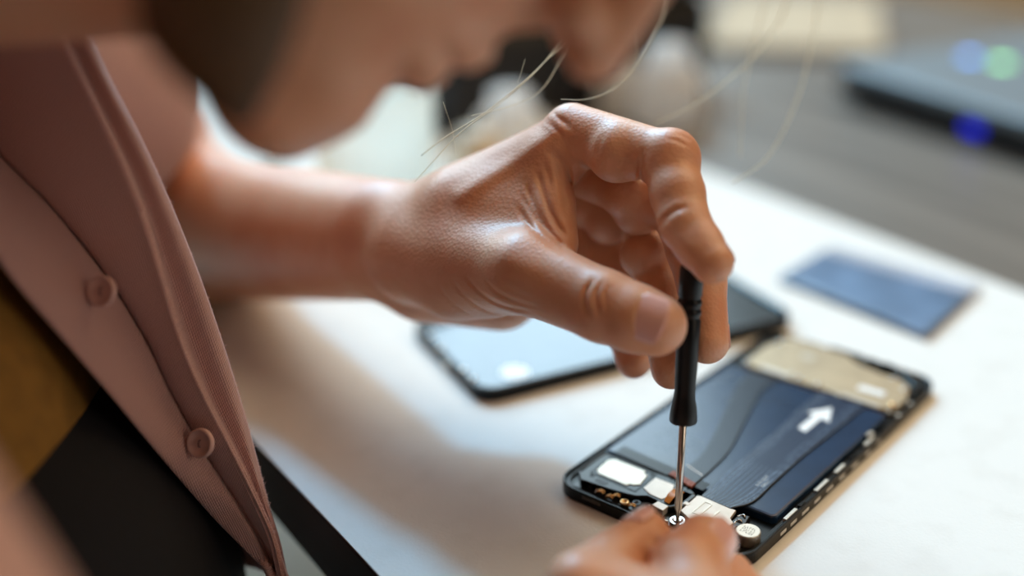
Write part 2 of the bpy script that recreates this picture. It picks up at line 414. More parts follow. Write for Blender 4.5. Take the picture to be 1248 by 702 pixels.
def mesh_field(F, gx, gy, gz, BS=14):
    gx, gy, gz = np.array(gx), np.array(gy), np.array(gz)
    nx, ny, nz = len(gx) - 1, len(gy) - 1, len(gz) - 1
    boxes = []
    for i in range(1, nx, BS):
        for j in range(1, ny, BS):
            for k in range(1, nz, BS): boxes.append((i, j, k))
    boxes = np.array(boxes)
    hi = np.minimum(boxes + BS, [nx, ny, nz])
    lo_p = np.stack([gx[boxes[:, 0] - 1], gy[boxes[:, 1] - 1], gz[boxes[:, 2] - 1]], 1)
    hi_p = np.stack([gx[hi[:, 0]], gy[hi[:, 1]], gz[hi[:, 2]]], 1)
    C = (lo_p + hi_p) / 2; half = np.linalg.norm(hi_p - lo_p, axis=1) / 2
    dc = F.raw(C)
    act = np.where(np.abs(dc) < half * 1.35 + 0.004)[0]
    shp = [[f(C[act]) for f in g[0]] for g in F.groups]
    allv = np.stack([v for g in shp for v in g]).min(axis=0)
    ids_all, pos_all, quads = [], [], []
    stride = np.array([(ny + 2) * (nz + 2), nz + 2, 1], dtype=np.int64)
    corner = [(a, b, c) for a in (0, 1) for b in (0, 1) for c in (0, 1)]
    for n_, bi in enumerate(act):
        i0, j0, k0 = boxes[bi] - 1; i1, j1, k1 = hi[bi]
        X, Y, Z = gx[i0:i1 + 1], gy[j0:j1 + 1], gz[k0:k1 + 1]
        sh = (len(X), len(Y), len(Z))
        P = np.stack(np.meshgrid(X, Y, Z, indexing='ij'), -1).reshape(-1, 3)
        lim = allv[n_] + 2.6 * half[bi] + 0.03
        mask = [[v[n_] < lim for v in g] for g in shp]
        d = F.raw(P, mask)
        if F.detail: d = F.detail(P, d)
        D = d.reshape(sh); sg = D < 0
        if sg.all() or not sg.any(): continue
        cs = [sg[a:sh[0] - 1 + a, b:sh[1] - 1 + b, c:sh[2] - 1 + c] for a, b, c in corner]
        cnt = sum(q.astype(np.int8) for q in cs)
        ii, jj, kk = np.where((cnt > 0) & (cnt < 8))
        acc = np.zeros((len(ii), 3)); num = np.zeros(len(ii))
        for a in corner:
            for ax in range(3):
                if a[ax]: continue
                b = list(a); b[ax] = 1
                da = D[ii + a[0], jj + a[1], kk + a[2]]; db = D[ii + b[0], jj + b[1], kk + b[2]]
                m = (da < 0) != (db < 0)
                t = np.where(m, da / np.where(m, da - db, 1), 0)
                pa = np.stack([X[ii + a[0]], Y[jj + a[1]], Z[kk + a[2]]], 1); pb = np.stack([X[ii + b[0]], Y[jj + b[1]], Z[kk + b[2]]], 1)
                acc += np.where(m[:, None], pa + (pb - pa) * t[:, None], 0); num += m
        ids_all.append((ii + i0) * stride[0] + (jj + j0) * stride[1] + (kk + k0)); pos_all.append(acc / num[:, None])
        for ax in range(3):
            o1, o2 = [(1, 2), (2, 0), (0, 1)][ax]
            s0 = [slice(1, None)] * 3; s1 = [slice(1, None)] * 3
            s0[ax] = slice(0 if False else 1, sh[ax] - 1); s1[ax] = slice(2, sh[ax])
            # edges starting inside this block only
            s0[o1] = slice(1, sh[o1] - 1); s1[o1] = slice(1, sh[o1] - 1); s0[o2] = slice(1, sh[o2] - 1); s1[o2] = slice(1, sh[o2] - 1)
            A, B = sg[tuple(s0)], sg[tuple(s1)]
            e = np.argwhere(A != B)
            if not len(e): continue
            flip = A[tuple(e.T)]
            base = e + 1 + np.array([i0, j0, k0])
            c0 = base @ stride
            q = np.stack([c0, c0 - stride[o1], c0 - stride[o1] - stride[o2], c0 - stride[o2]], 1)
            q[~flip] = q[~flip][:, ::-1]
            quads.append(q)
    ids = np.concatenate(ids_all); pos = np.concatenate(pos_all); Q = np.concatenate(quads)
    uid, first = np.unique(ids, return_index=True)
    V = pos[first]
    Qi = np.searchsorted(uid, Q); Qi = np.minimum(Qi, len(uid) - 1)
    ok = (uid[Qi] == Q).all(axis=1)
    Qi = Qi[ok]
    return V, Qi
def relax(V, Q, n=2):
    e = np.concatenate([Q[:, [0, 1]], Q[:, [1, 2]], Q[:, [2, 3]], Q[:, [3, 0]]]); e = np.concatenate([e, e[:, ::-1]])
    cnt = np.bincount(e[:, 0], minlength=len(V))[:, None]
    for _ in range(n):
        for lam in (0.5, -0.35):
            s = np.stack([np.bincount(e[:, 0], weights=V[e[:, 1], k], minlength=len(V)) for k in range(3)], 1)
            V = V + lam * (s / np.maximum(cnt, 1) - V)
    return V
def np_mesh(name, V, Q):
    me = bpy.data.meshes.new(name)
    me.vertices.add(len(V)); me.vertices.foreach_set('co', V.astype(np.float32).ravel())
    me.loops.add(Q.size); me.loops.foreach_set('vertex_index', Q.astype(np.int32).ravel())
    me.polygons.add(len(Q)); me.polygons.foreach_set('loop_start', np.arange(0, Q.size, 4, dtype=np.int32)); me.polygons.foreach_set('use_smooth', np.ones(len(Q), dtype=bool))
    me.update(calc_edges=True); me.validate()
    return me
def axis(lo, hi, flo, fhi, fine, coarse):
    """grid line positions, fine between flo and fhi"""
    a = list(np.arange(lo, flo, coarse)); a += list(np.arange(flo, fhi, fine)); a += list(np.arange(fhi, hi + coarse, coarse)); return a

mm = 0.001
def chain(pts):
    """pts: (px,py,depth,radius mm)"""
    return [cone(W(*a[:3]), W(*b[:3]), a[3] * mm, b[3] * mm) for a, b in zip(pts, pts[1:])]

exec_scene = True
# ------------------------------------------------------------------ the person
person = empty('person', tuple(T(60, 690, -0.7)), 'person in dusty pink cardigan bent over the table, holding a screwdriver to the opened phone', 'person')
# head frame: chin point, up, forward, right (towards the lens)
H0 = W(395, 180, 0.300)
a_ = math.radians(29.6)
hu = cr * math.cos(a_) + cu * math.sin(a_); hf = cr * math.sin(a_) - cu * math.cos(a_); hr = -cf
def Hd(u, f, r): return H0 + (hu * u + hf * f + hr * r) * mm
HA = np.array([hu, hf, hr])
SH_L, EL_L = K(-.19, .085, .50), W(150, 182, 0.672)
SH_R, EL_R = K(-.19, .055, .17), K(-.062, -.162, .215)
NECK = Hd(-112, -150, 0)
PELV = K(-.30, -.40, .36)

# ---- left hand: joints as picture position, depth, radius (mm)
WR = (468, 293, .470, 23)
hand = dict(
    index=[(697, 162, .425, 10.3), (816, 196, .403, 9.2), (834, 272, .391, 8.2), (868, 320, .382, 6.8)],
    middle=[(688, 195, .441, 10.5), (828, 257, .422, 9.0), (855, 345, .411, 8.1), (862, 417, .404, 7.2)],
    ring=[(672, 235, .455, 10.0), (788, 266, .448, 9.0), (803, 360, .430, 8.2), (818, 450, .416, 6.8)],
    little=[(650, 280, .468, 9.4), (738, 272, .466, 9.0), (754, 360, .454, 7.8), (772, 440, .440, 6.4)],
    thumb=[(640, 332, .407, 13.2), (735, 373, .389, 11.3), (799, 396, .383, 9.8)])
F = Field()
palm = [cone(W(*WR[:3]), W(250, 277, .590), 23.5 * mm, 35 * mm, flat=(cf * .8 + cu * .2, 0.86)),
        cone(W(250, 277, .590), EL_L, 35 * mm, 35 * mm),
        cone(W(500, 282, .458), W(697, 168, .427), 15 * mm, 9.5 * mm),
        cone(W(500, 285, .462), W(688, 200, .441), 15 * mm, 10 * mm),
        cone(W(505, 300, .470), W(672, 238, .455), 15 * mm, 10 * mm),
        cone(W(515, 325, .472), W(650, 285, .468), 16 * mm, 9.5 * mm),
        cone(W(520, 345, .470), W(610, 352, .466), 15 * mm, 16 * mm),       # heel of the palm
        cone(W(510, 310, .450), W(640, 332, .408), 18 * mm, 13.0 * mm),      # thumb metacarpal
        cone(W(560, 340, .440), W(625, 345, .425), 15 * mm, 11 * mm),
        cone(W(560, 282, .440), W(655, 245, .424), 13 * mm, 7 * mm), cone(W(640, 318, .464), W(745, 322, .464), 9 * mm, 7.5 * mm), cone(W(650, 262, .462), W(725, 300, .466), 9 * mm, 9 * mm),
        cone(W(575, 300, .432), W(668, 288, .414), 12 * mm, 6 * mm),
        cone(W(668, 192, .425), W(676, 245, .418), 6.0 * mm, 4.6 * mm),
        cone(W(676, 245, .418), W(684, 296, .410), 4.6 * mm, 5.0 * mm),
        cone(W(560, 255, .440), W(648, 222, .428), 13.5 * mm, 8.5 * mm), cone(W(600, 262, .431), W(660, 268, .418), 11 * mm, 6.5 * mm), ball(W(684, 190, .424), 8.2 * mm)]
F.add(palm, 12 * mm, 4 * mm)
F.add(chain(hand['thumb']) + [ball(W(772, 388, .384), 10.6 * mm)], 4 * mm, 7 * mm)
F.add(chain(hand['index']) + [ball(W(752, 186, .412), 10.2 * mm), ball(W(852, 300, .387), 7.6 * mm), ball(W(817, 192, .403), 9.7 * mm), ball(W(826, 236, .396), 8.7 * mm)], 3 * mm, 3.5 * mm)
F.add(chain(hand['middle']) + [ball(W(765, 232, .427), 10.0 * mm), ball(W(845, 305, .416), 8.7 * mm), ball(W(778, 256, .430), 8.9 * mm)], 3 * mm, 1.5 * mm)
F.add(chain(hand['ring']) + [ball(W(742, 268, .449), 9.0 * mm), ball(W(784, 312, .433), 8.2 * mm)], 3 * mm, 1.2 * mm)
F.add(chain(hand['little']), 3 * mm, 1.2 * mm)
# upper arms, trunk, neck
F.add([cone(EL_L, SH_L, 38 * mm, 46 * mm), cone(SH_L, NECK, 50 * mm, 52 * mm), cone(SH_R, NECK, 50 * mm, 52 * mm), cone(SH_R, EL_R, 44 * mm, 38 * mm),
       cone(NECK - cr * .02, PELV + cu * 0.14, 60 * mm, 100 * mm), cone(NECK, Hd(5, -85, 0), 55 * mm, 48 * mm)], 20 * mm, 15 * mm)
# right forearm and hand
RW = K(.022, -.100, .315)
rh = dict(index=[K(.052, -.092, .348), W(706, 712, .352), W(742, 686, .362), W(788, 652, .372)],
          thumb=[K(.040, -.096, .335), K(.052, -.089, .350), W(838, 694, .358), W(856, 664, .368)],
          middle=[K(.062, -.094, .350), K(.066, -.091, .362), W(890, 716, .372), W(893, 702, .379)],
          ring=[K(.070, -.098, .340), K(.082, -.097, .345), K(.075, -.100, .330)],
          little=[K(.075, -.105, .332), K(.088, -.104, .335), K(.078, -.107, .320)])
rad = dict(index=[10, 9.4, 8.6, 7.4], thumb=[13, 12, 11, 9.2], middle=[10, 9.2, 8.2, 7.2], ring=[9.6, 8.6, 7.2], little=[9, 7.8, 6.6])
F.add([cone(EL_R, RW, 37 * mm, 23 * mm)] + [cone(RW, rh[k][0], 17 * mm, rad[k][0] * mm) for k in rh], 12 * mm, 12 * mm)
for k in rh:
    F.add([cone(a, b, ra * mm, rb * mm) for a, b, ra, rb in zip(rh[k], rh[k][1:], rad[k], rad[k][1:])], 3 * mm, 3 * mm)
# head
head = [ellip(Hd(118, -92, 0), HA, np.array([96, 98, 76]) * mm), ellip(Hd(68, -48, 0), HA, np.array([72, 44, 58]) * mm),
        ellip(Hd(34, -40, 0), HA, np.array([40, 34, 47]) * mm), cone(Hd(-5, -15, -9), Hd(-5, -15, 9), 12.5 * mm, 12.5 * mm), cone(Hd(8, -12, -8), Hd(8, -12, 8), 11 * mm, 11 * mm),
        cone(Hd(-4, -19, 6), Hd(2, -74, 44), 13 * mm, 17 * mm), cone(Hd(-4, -19, -6), Hd(2, -74, -44), 13 * mm, 17 * mm), ellip(Hd(16, -45, 0), HA, np.array([36, 36, 44]) * mm),
        ball(Hd(84, -28, 44), 20 * mm), ball(Hd(84, -28, -44), 20 * mm), ellip(Hd(132, -22, 0), HA, np.array([26, 20, 50]) * mm)]
F.add(head, 12 * mm, 14 * mm)
F.add([cone(Hd(108, -6, 0), Hd(69, 11.5, 0), 7 * mm, 8.6 * mm), ball(Hd(69, 3, 10), 7.2 * mm), ball(Hd(69, 3, -10), 7.2 * mm), cone(Hd(62, -3, 0), Hd(54, -6, 0), 5.5 * mm, 5 * mm)], 5 * mm, 5 * mm)
for s in (1, -1):
    F.add([cone(Hd(43, -4, 0), Hd(38, -14, 22 * s), 6.2 * mm, 3 * mm), cone(Hd(31, -6, 0), Hd(35, -15, 22 * s), 6.6 * mm, 3 * mm), ball(Hd(108, -22, 31 * s), 13 * mm)], 1 * mm, 4 * mm)
    F.add([ellip(Hd(92, -98, 76 * s), HA, np.array([31, 17, 9]) * mm)], 2 * mm, 3 * mm)
    F.cuts.append((cone(Hd(60, 6, 5.5 * s), Hd(72, 2, 5 * s), 3.6 * mm, 3 * mm), 2 * mm))
    F.cuts.append((ball(Hd(92, -94, 86 * s), 8 * mm), 4 * mm))

# skin folds: picture polyline, depth of the fold (mm), half width (px), depth range
folds = [
    ([(671, 184), (684, 196), (693, 212), (695, 236)], 1.5, 4.5, .39, .45),
    ([(662, 196), (668, 214), (672, 236)], .7, 4, .39, .45),
    ([(785, 186), (781, 203), (781, 226)], 1.5, 4, .38, .42),
    ([(802, 284), (809, 268), (824, 256), (840, 252)], .9, 4, .37, .41),
    ([(672, 136), (684, 146), (697, 152)], .5, 2.5, .39, .44), ([(812, 168), (826, 172), (842, 180)], .4, 2.6, .37, .43), ([(820, 162), (834, 167), (846, 175)], .35, 2.4, .37, .43),
    ([(676, 190), (684, 222), (690, 262)], .8, 4, .38, .44), ([(634, 236), (650, 262), (668, 286)], .5, 3, .38, .44), ([(738, 158), (731, 176), (726, 196)], .3, 4, .39, .43),
    ([(752, 212), (764, 194)], .35, 2.5, .38, .43),
    ([(724, 340), (714, 355), (713, 372), (718, 386)], 1.1, 3.0, .36, .40),
    ([(734, 343), (727, 356), (727, 372), (731, 384)], .9, 2.8, .36, .40),
    ([(744, 347), (738, 360), (739, 376)], .6, 2.6, .36, .40),
    ([(642, 222), (652, 252), (668, 280), (690, 306)], .9, 4, .38, .44),
    ([(655, 206), (663, 236), (674, 266), (692, 292)], 1.0, 4, .38, .44),
    ([(630, 250), (645, 274), (664, 292), (684, 308)], .55, 3.5, .38, .44),
    ([(548, 338), (566, 360), (592, 378), (636, 388)], .5, 2.5, .37, .46),
    ([(566, 335), (586, 357), (612, 372), (648, 380)], .65, 2.5, .37, .46),
    ([(588, 338), (606, 356), (630, 368), (656, 374)], .6, 2.5, .37, .46),
    ([(530, 342), (550, 368), (580, 388)], .3, 2.5, .37, .46),
    ([(608, 338), (626, 353), (650, 365)], .4, 2.5, .37, .46),
    ([(680, 140), (690, 152), (700, 160)], .6, 3, .39, .44),
    ([(668, 148), (680, 160), (690, 172)], .6, 3, .39, .44),
    ([(779, 372), (776, 392), (780, 416)], .6, 2.2, .36, .38),
    ([(779, 372), (792, 366), (812, 369)], .55, 2.2, .36, .38),
    ([(780, 416), (790, 422), (806, 422)], .45, 2.2, .36, .38),
    # raised parts: knuckle of the thumb, tendon to the index finger, pad of the index tip
    ([(618, 318), (636, 328)], -1.1, 22, .36, .42),
    ([(560, 238), (620, 200), (680, 160)], -.8, 10, .39, .46),
    ([(824, 292), (840, 306)], -.6, 12, .36, .40)]
fold_lines = [(catmull(pl, 5), dp * mm, wd, d0, d1) for pl, dp, wd, d0, d1 in folds]
def hand_detail(P, d):
    if np.linalg.norm(P.mean(0) - W(660, 290, .42)) > 0.11: return d
    near = np.abs(d) < 0.004
    if not near.any(): return d
    Q = P[near]; x, y, z = project(Q); add = np.zeros(len(Q))
    for pl, dp, wd, d0, d1 in fold_lines:
        sel = (z > d0 - .01) & (z < d1 + .01) & (x > pl[:, 0].min() - 3 * wd) & (x < pl[:, 0].max() + 3 * wd) & (y > pl[:, 1].min() - 3 * wd) & (y < pl[:, 1].max() + 3 * wd)
        if not sel.any(): continue
        p = np.stack([x[sel], y[sel]], 1); best = np.full(len(p), 1e9)
        for a, b in zip(pl[:-1], pl[1:]):
            ab = b - a; t = np.clip(((p - a) @ ab) / (ab @ ab), 0, 1)
            best = np.minimum(best, np.linalg.norm(p - a - t[:, None] * ab, axis=1))
        pr = np.clip(np.minimum(np.linalg.norm(p - pl[0], axis=1), np.linalg.norm(p - pl[-1], axis=1)) / 14.0, 0, 1) ** .7 if dp > 0 else 1.0
        gate = pr * np.clip((z[sel] - d0 + .01) / .01, 0, 1) * np.clip((d1 + .01 - z[sel]) / .01, 0, 1)
        add[sel] += dp * np.exp(-(best / wd) ** 2) * gate
    d = d.copy(); d[near] += add
    return d
F.detail = hand_detail
fine = 0.00056
gx = axis(-.52, .50, -.055, .095, fine, .0042)
gy = axis(.02, .78, .325, .475, fine, .0042)
gz = axis(-.20, .56, .022, .140, fine, .0042)
V, Q = mesh_field(F, gx, gy, gz)
V = relax(V, Q, 2)
def outward(V, Q):
    a, b, c, d = (V[Q[:, i]] for i in range(4))
    vol = (np.einsum('ij,ij->i', a, np.cross(b, c)) + np.einsum('ij,ij->i', a, np.cross(c, d))).sum()
    return Q if vol > 0 else Q[:, ::-1].copy()
Q = outward(V, Q)
print('body', len(V))
body = link('body', np_mesh('body', V, Q), M['skin'], person, True)

def nail(c, axis_, normal, r, L, half_deg, name='fingernail', label=None):
    ax = np.array(axis_) / np.linalg.norm(axis_); n = np.array(normal, float); n -= ax * (n @ ax); n /= np.linalg.norm(n); b = np.cross(ax, n)
    bm = bmesh.new(); g = []
    NS, NP = 14, 14
    for i in range(NS + 1):
        s = -L / 2 + L * i / NS; row = []
        e = abs(2 * i / NS - 1); wf = math.sqrt(max(0.0, 1 - e ** 5)) * 0.92 + 0.08
        for j in range(NP + 1):
            ph = math.radians(half_deg) * (2 * j / NP - 1) * wf
            rr = r * (1 - 0.03 * (i / NS) - 0.02 * e ** 4)
            row.append(bm.verts.new(np.array(c) + ax * s + rr * (math.cos(ph) * n + math.sin(ph) * b)))
        g.append(row)
    for i in range(NS):
        for j in range(NP): bm.faces.new((g[i][j], g[i + 1][j], g[i + 1][j + 1], g[i][j + 1]))
    o = finish(name, bm, M['nail'], person, True, True, label)
    md = o.modifiers.new('thickness', 'SOLIDIFY'); md.thickness = 0.0006; md.offset = 0
    return o
E_ = lambda k, i: W(*hand[k][i][:3])
nail(W(798, 395, .383), E_('thumb', 2) - E_('thumb', 1), -cf + cr * .12 + cu * .06, 11.15 * mm, 11.0 * mm, 42)
nail(W(864, 314, .3835), E_('index', 3) - E_('index', 2), cr * .75 + cu * .75 + cf * .5, 6.9 * mm, 9 * mm, 48)
nail(W(861, 410, .4045), E_('middle', 3) - E_('middle', 2), cr + cf * .6, 7.5 * mm, 9 * mm, 48)
nail(W(818, 446, .4165), E_('ring', 3) - E_('ring', 2), cr * .6 + cf, 7.3 * mm, 8.5 * mm, 48)
nail(W(772, 437, .4405), E_('little', 3) - E_('little', 2), cr * .6 + cf, 6.8 * mm, 7.5 * mm, 48)
nail(rh['index'][3] + 0.0 * cr, rh['index'][3] - rh['index'][2], cu * 1.0 - cr * .7 - cf * .1, 7.9 * mm, 9 * mm, 48)
nail(rh['thumb'][3], rh['thumb'][3] - rh['thumb'][2], cr * .9 + cu * .5, 9.6 * mm, 11 * mm, 44)

# ---- clothes
def cloth(name, groups, m, vox, lo, hi, parent, label=None, uvscale=1.0, cuts=(), kin=.025, kout=.02):
    f = Field()
    for g in groups: f.add(g, kin, kout)
    f.cuts = list(cuts)
    V, Q = mesh_field(f, *[np.arange(lo[i], hi[i], vox) for i in range(3)])
    V = relax(V, Q, 3); Q = outward(V, Q)
    me = np_mesh(name, V, Q)
    uv = me.uv_layers.new(name='UVMap')
    co = V[Q.ravel()]; buf = np.stack([co[:, 0] * .7 + co[:, 1] * .7, co[:, 2] + co[:, 1] * .3], 1) * 8 * uvscale
    uv.data.foreach_set('uv', buf.astype(np.float32).ravel())
    return link(name, me, m, parent, True, label)
CH = K(-.276, .0, .38)
cloth('shirt', [[cone(NECK - cu * .03 - cr * .02, CH, 68 * mm, 108 * mm, flat=(cf, 1.25)), cone(CH, K(-.245, -.060, .39), 108 * mm, 108 * mm, flat=(cf, 1.25)), cone(K(-.245, -.060, .39), K(-.245, -.12, .39), 108 * mm, 108 * mm, flat=(cf, 1.25))]], M['mustard'], .005, (-.6, .0, -.25), (.1, .7, .5), person, 'mustard yellow top')
cloth('trousers', [[cone(K(-.205, -.122, .42), K(-.226, -.30, .40), 112 * mm, 120 * mm, flat=(cf, 1.2)), cone(K(-.25, -.2, .40), PELV, 120 * mm, 130 * mm)], [cone(PELV + cf * .09, PELV + cf * .10 + cr * .40 + cu * .02, 80 * mm, 62 * mm)],
                   [cone(PELV - cf * .09, PELV - cf * .06 + cr * .42 + cu * .02, 80 * mm, 62 * mm)]], M['navy'], .006, (-.65, -.1, -.55), (.35, .9, .25), person, 'near-black navy trousers')
car = cloth('cardigan', [[cone(EL_L + (SH_L - EL_L) * .12, SH_L, 47 * mm, 58 * mm), cone(SH_L, NECK - hu * .03, 58 * mm, 60 * mm), cone(SH_R, NECK - hu * .03, 58 * mm, 60 * mm), cone(SH_R, EL_R + cr * -.004, 50 * mm, 47 * mm),
                          cone(NECK - cr * .06 - cu * .02, K(-.38, -.25, .36), 95 * mm, 130 * mm, flat=(cf, 1.35))]], M['wool'], .004, (-.75, -.05, -.35), (.15, .85, .55), person, None, 1.0,
            cuts=[(cone(CH + cr * .13, K(-.20, -.3, .35), .085, .12), .02)])
bm = bmesh.new()
bm_tube(bm, [EL_L + (SH_L - EL_L) * t for t in np.linspace(.02, .16, 8)], [.0475, .0495, .0500, .0495, .0500, .0495, .050, .047], 48)
o = finish('sleeve_cuff', bm, M['wool'], car, True, True)

# left front panel of the cardigan, hanging open beside the table edge
ctrl = [  # y: free edge x, seam x, ridge x, outline x, depth of outline
    (-60, -330, -140, 18, 62, .372), (0, -260, -75, 50, 92, .378), (80, -175, -35, 92, 126, .385), (170, -95, -8, 136, 172, .392), (250, -40, 65, 170, 208, .398), (330, 8, 128, 195, 240, .404),
    (410, 74, 178, 219, 268, .410), (480, 133, 212, 248, 290, .414), (550, 190, 252, 284, 310, .418), (620, 250, 298, 318, 328, .421), (660, 288, 322, 334, 338, .423), (704, 332, 340, 344, 347, .425)]
ctrl = catmull([list(map(float, c)) for c in ctrl], 10)
bm = bmesh.new(); uvl = bm.loops.layers.uv.verify()
rows = []
for (y, x0, x1, x2, x4, dd) in ctrl:
    fr = (x4 - x0) / max(1.0, 300.0)
    wobble = 2.0 * math.sin(y * .035)
    near = .075 * max(0, fr - .25)
    pts = [(x0, y, dd - .010 - near), (x0 + (x1 - x0) * .04, y, dd - .0125 - near), (x0 + (x1 - x0) * .5, y, dd - .0130 - near * .5), (x1 - 8, y + 2, dd - .0125), (x1 - 1, y + 3, dd - .0080), (x1 + 7, y + 2, dd - .0120),
           (x2 - (x2 - x1) * .20, y, dd - .0150), (x2, y, dd - .0150), (x2 + (x4 - x2) * .22 + wobble * .3, y, dd - .0065), (x2 + (x4 - x2) * .70, y, dd - .0068), (x4 - 3, y - 1, dd - .0040), (x4, y - 2, dd), (x4 - 6, y - 4, dd + .010), (x4 - 60, y - 20, dd + .040), (x4 - 190, y - 40, dd + .075)]
    c = catmull([W(*q) for q in pts], 5)
    rows.append([bm.verts.new(q) for q in c])
n_ = len(rows[0])
RJ = 32
cumu = []
for rw in rows:
    c_ = [0.0]
    for j in range(1, n_): c_.append(c_[-1] + (rw[j].co - rw[j - 1].co).length)
    cumu.append([q - c_[RJ] for q in c_])
for i in range(len(rows) - 1):
    for j in range(n_ - 1):
        f = bm.faces.new((rows[i][j], rows[i + 1][j], rows[i + 1][j + 1], rows[i][j + 1]))
        for lo, (a, b) in zip(f.loops, ((i, j), (i + 1, j), (i + 1, j + 1), (i, j + 1))): lo[uvl].uv = (cumu[a][b] * 8, a * .0019 * 8)
panel = finish('front_panel', bm, M['wool'], car, True, True)
md = panel.modifiers.new('thickness', 'SOLIDIFY'); md.thickness = 0.0016; md.offset = -1
# fuzz along the lit outline
bm = bmesh.new()
for i in range(1100):
    t = rng.rand() * (len(ctrl) - 1); a = ctrl[int(t)]; b = ctrl[min(int(t) + 1, len(ctrl) - 1)]; c = a + (b - a) * (t - int(t))
    which = rng.rand() < .62
    x = c[4] if which else c[3] + 2; dd = c[5] - (.001 if which else .0150)
    p0 = W(x - 2, c[0] + rng.randn() * 2, dd)
    out = cr * (.9 + .2 * rng.randn()) + cu * (.2 + .5 * rng.randn()) - cf * (.3 + .4 * rng.randn())
    L = .0007 + .0009 * rng.rand()
    bm_tube(bm, [p0, p0 + out * L * .6, p0 + out * L * 1.0 + cu * L * .3 * rng.randn()], [.00007, .00006, .00003], 4)
o = finish('wool_fuzz', bm, milky('wool_fuzz', (0.95, 0.72, 0.66), .5), car, True); o['kind'] = 'stuff'
def button(px, py, d, nrm, r):
    bm = bmesh.new()
    bm_lathe(bm, [(r * .93, 0), (r, .0006), (r, .0016), (r * .94, .0022), (r * .82, .0022), (r * .74, .0016), (r * .3, .0014), (0.00005, .0014)], 40)
    o = finish('button', bm, M['button'], car, False, True)
    z = Vector(nrm).normalized(); x = Vector(cr).cross(z).normalized(); y = z.cross(x)
    mw = Matrix(((x[0], y[0], z[0], 0), (x[1], y[1], z[1], 0), (x[2], y[2], z[2], 0), (0, 0, 0, 1)))
    mw.translation = Vector(W(px, py, d))
    bpy.context.view_layer.update(); o.matrix_parent_inverse = car.matrix_world.inverted(); o.matrix_basis = mw
    bm = bmesh.new()
    bm_tube(bm, [(-.0012, .0002, .0010), (-.0009, .0001, .0021), (0, 0, .0023), (.0009, -.0001, .0021), (.0012, -.0002, .0010)], [.0003] * 5, 8)
    t = finish('thread', bm, M['thread'], car); t.matrix_parent_inverse = o.matrix_parent_inverse; t.matrix_basis = mw
    return o
button(247, 540, .4005, -cf - cr * .40 + cu * .05, .0050)
button(127, 355, .3800, -cf - cr * .35 + cu * .05, .0050)
# ---- hair
M['hair'].node_tree.nodes['Principled BSDF'].inputs['Roughness'].default_value = 0.6
hair = cloth('hair', [[ellip(Hd(128, -104, 0), HA, np.array([100, 98, 84]) * mm)],
                      [cone(Hd(120, -85, 74), Hd(62, -92, 72), 24 * mm, 20 * mm), cone(Hd(62, -92, 72), Hd(0, -100, 66), 20 * mm, 19 * mm), cone(Hd(0, -100, 66), Hd(-60, -105, 66), 19 * mm, 15 * mm), cone(Hd(60, -110, 60), Hd(-70, -130, 40), 30 * mm, 34 * mm)],
                      [cone(Hd(80, -92, 74), W(335, -120, .25), 20 * mm, 14 * mm), cone(Hd(40, -100, 70), W(335, -120, .25), 20 * mm, 14 * mm), cone(W(335, -120, .25), W(278, 15, .252), 14 * mm, 14 * mm), cone(W(278, 15, .252), W(302, 112, .264), 14 * mm, 7.5 * mm)],
                      [cone(Hd(110, -95, -72), Hd(20, -100, -66), 24 * mm, 20 * mm), cone(Hd(20, -100, -66), Hd(-60, -115, -60), 20 * mm, 14 * mm)]],
             M['hair'], .003, (-.35, .0, .05), (.3, .6, .7), person, 'dark blond hair',
             cuts=[(ellip(Hd(66, -18, 0), HA, np.array([86, 62, 66]) * mm), .012)])
def strand(pts, r, tip=.5, root=None):
    P = [W(*p) for p in pts]
    if root is not None: P += [P[-1] + (root - P[-1]) * .5 + cu * .006, root]
    P = catmull(P, 10)
    bm = bmesh.new(); bm_tube(bm, P, list(np.linspace(r * tip, r, len(P)) * mm), 6)
    return finish('hair_strand', bm, M['strand'], person, True, True, 'fine pale loose strand of hair')
strand([(505, 222, .402), (560, 163, .400), (615, 122, .398), (668, 70, .392), (700, 10, .370)], .22, root=Hd(122, -66, -72))
strand([(513, 190, .396), (545, 166, .397), (600, 131, .398), (664, 75, .394), (705, 20, .372)], .25, root=Hd(122, -66, -72))
strand([(575, 141, .398), (610, 133, .394), (652, 116, .390), (678, 82, .385), (700, 20, .365)], .22, root=Hd(122, -66, -72))
strand([(556, 190, .402), (551, 158, .402), (540, 124, .400)], .07)
strand([(628, 110, .400), (634, 92, .399), (640, 72, .396)], .06)
strand([(684, 121, .400), (714, 121, .395), (745, 110, .390), (772, 85, .384), (797, 42, .374), (816, -10, .36)], .22, root=Hd(158, -62, -55))
strand([(738, 113, .392), (760, 98, .388), (776, 66, .382), (781, 20, .372)], .08, root=Hd(158, -62, -55))
strand([(795, 152, .372), (850, 125, .366), (905, 82, .356), (940, 40, .346), (962, -12, .335)], .36, root=Hd(190, -52, -22))
strand([(902, 192, .362), (906, 110, .350), (920, 50, .342), (936, -12, .333)], .27, root=Hd(190, -52, -22))
strand([(893, 223, .372), (935, 192, .366), (968, 130, .356), (988, 60, .346), (1000, -15, .336)], .34, root=Hd(190, -52, -22))

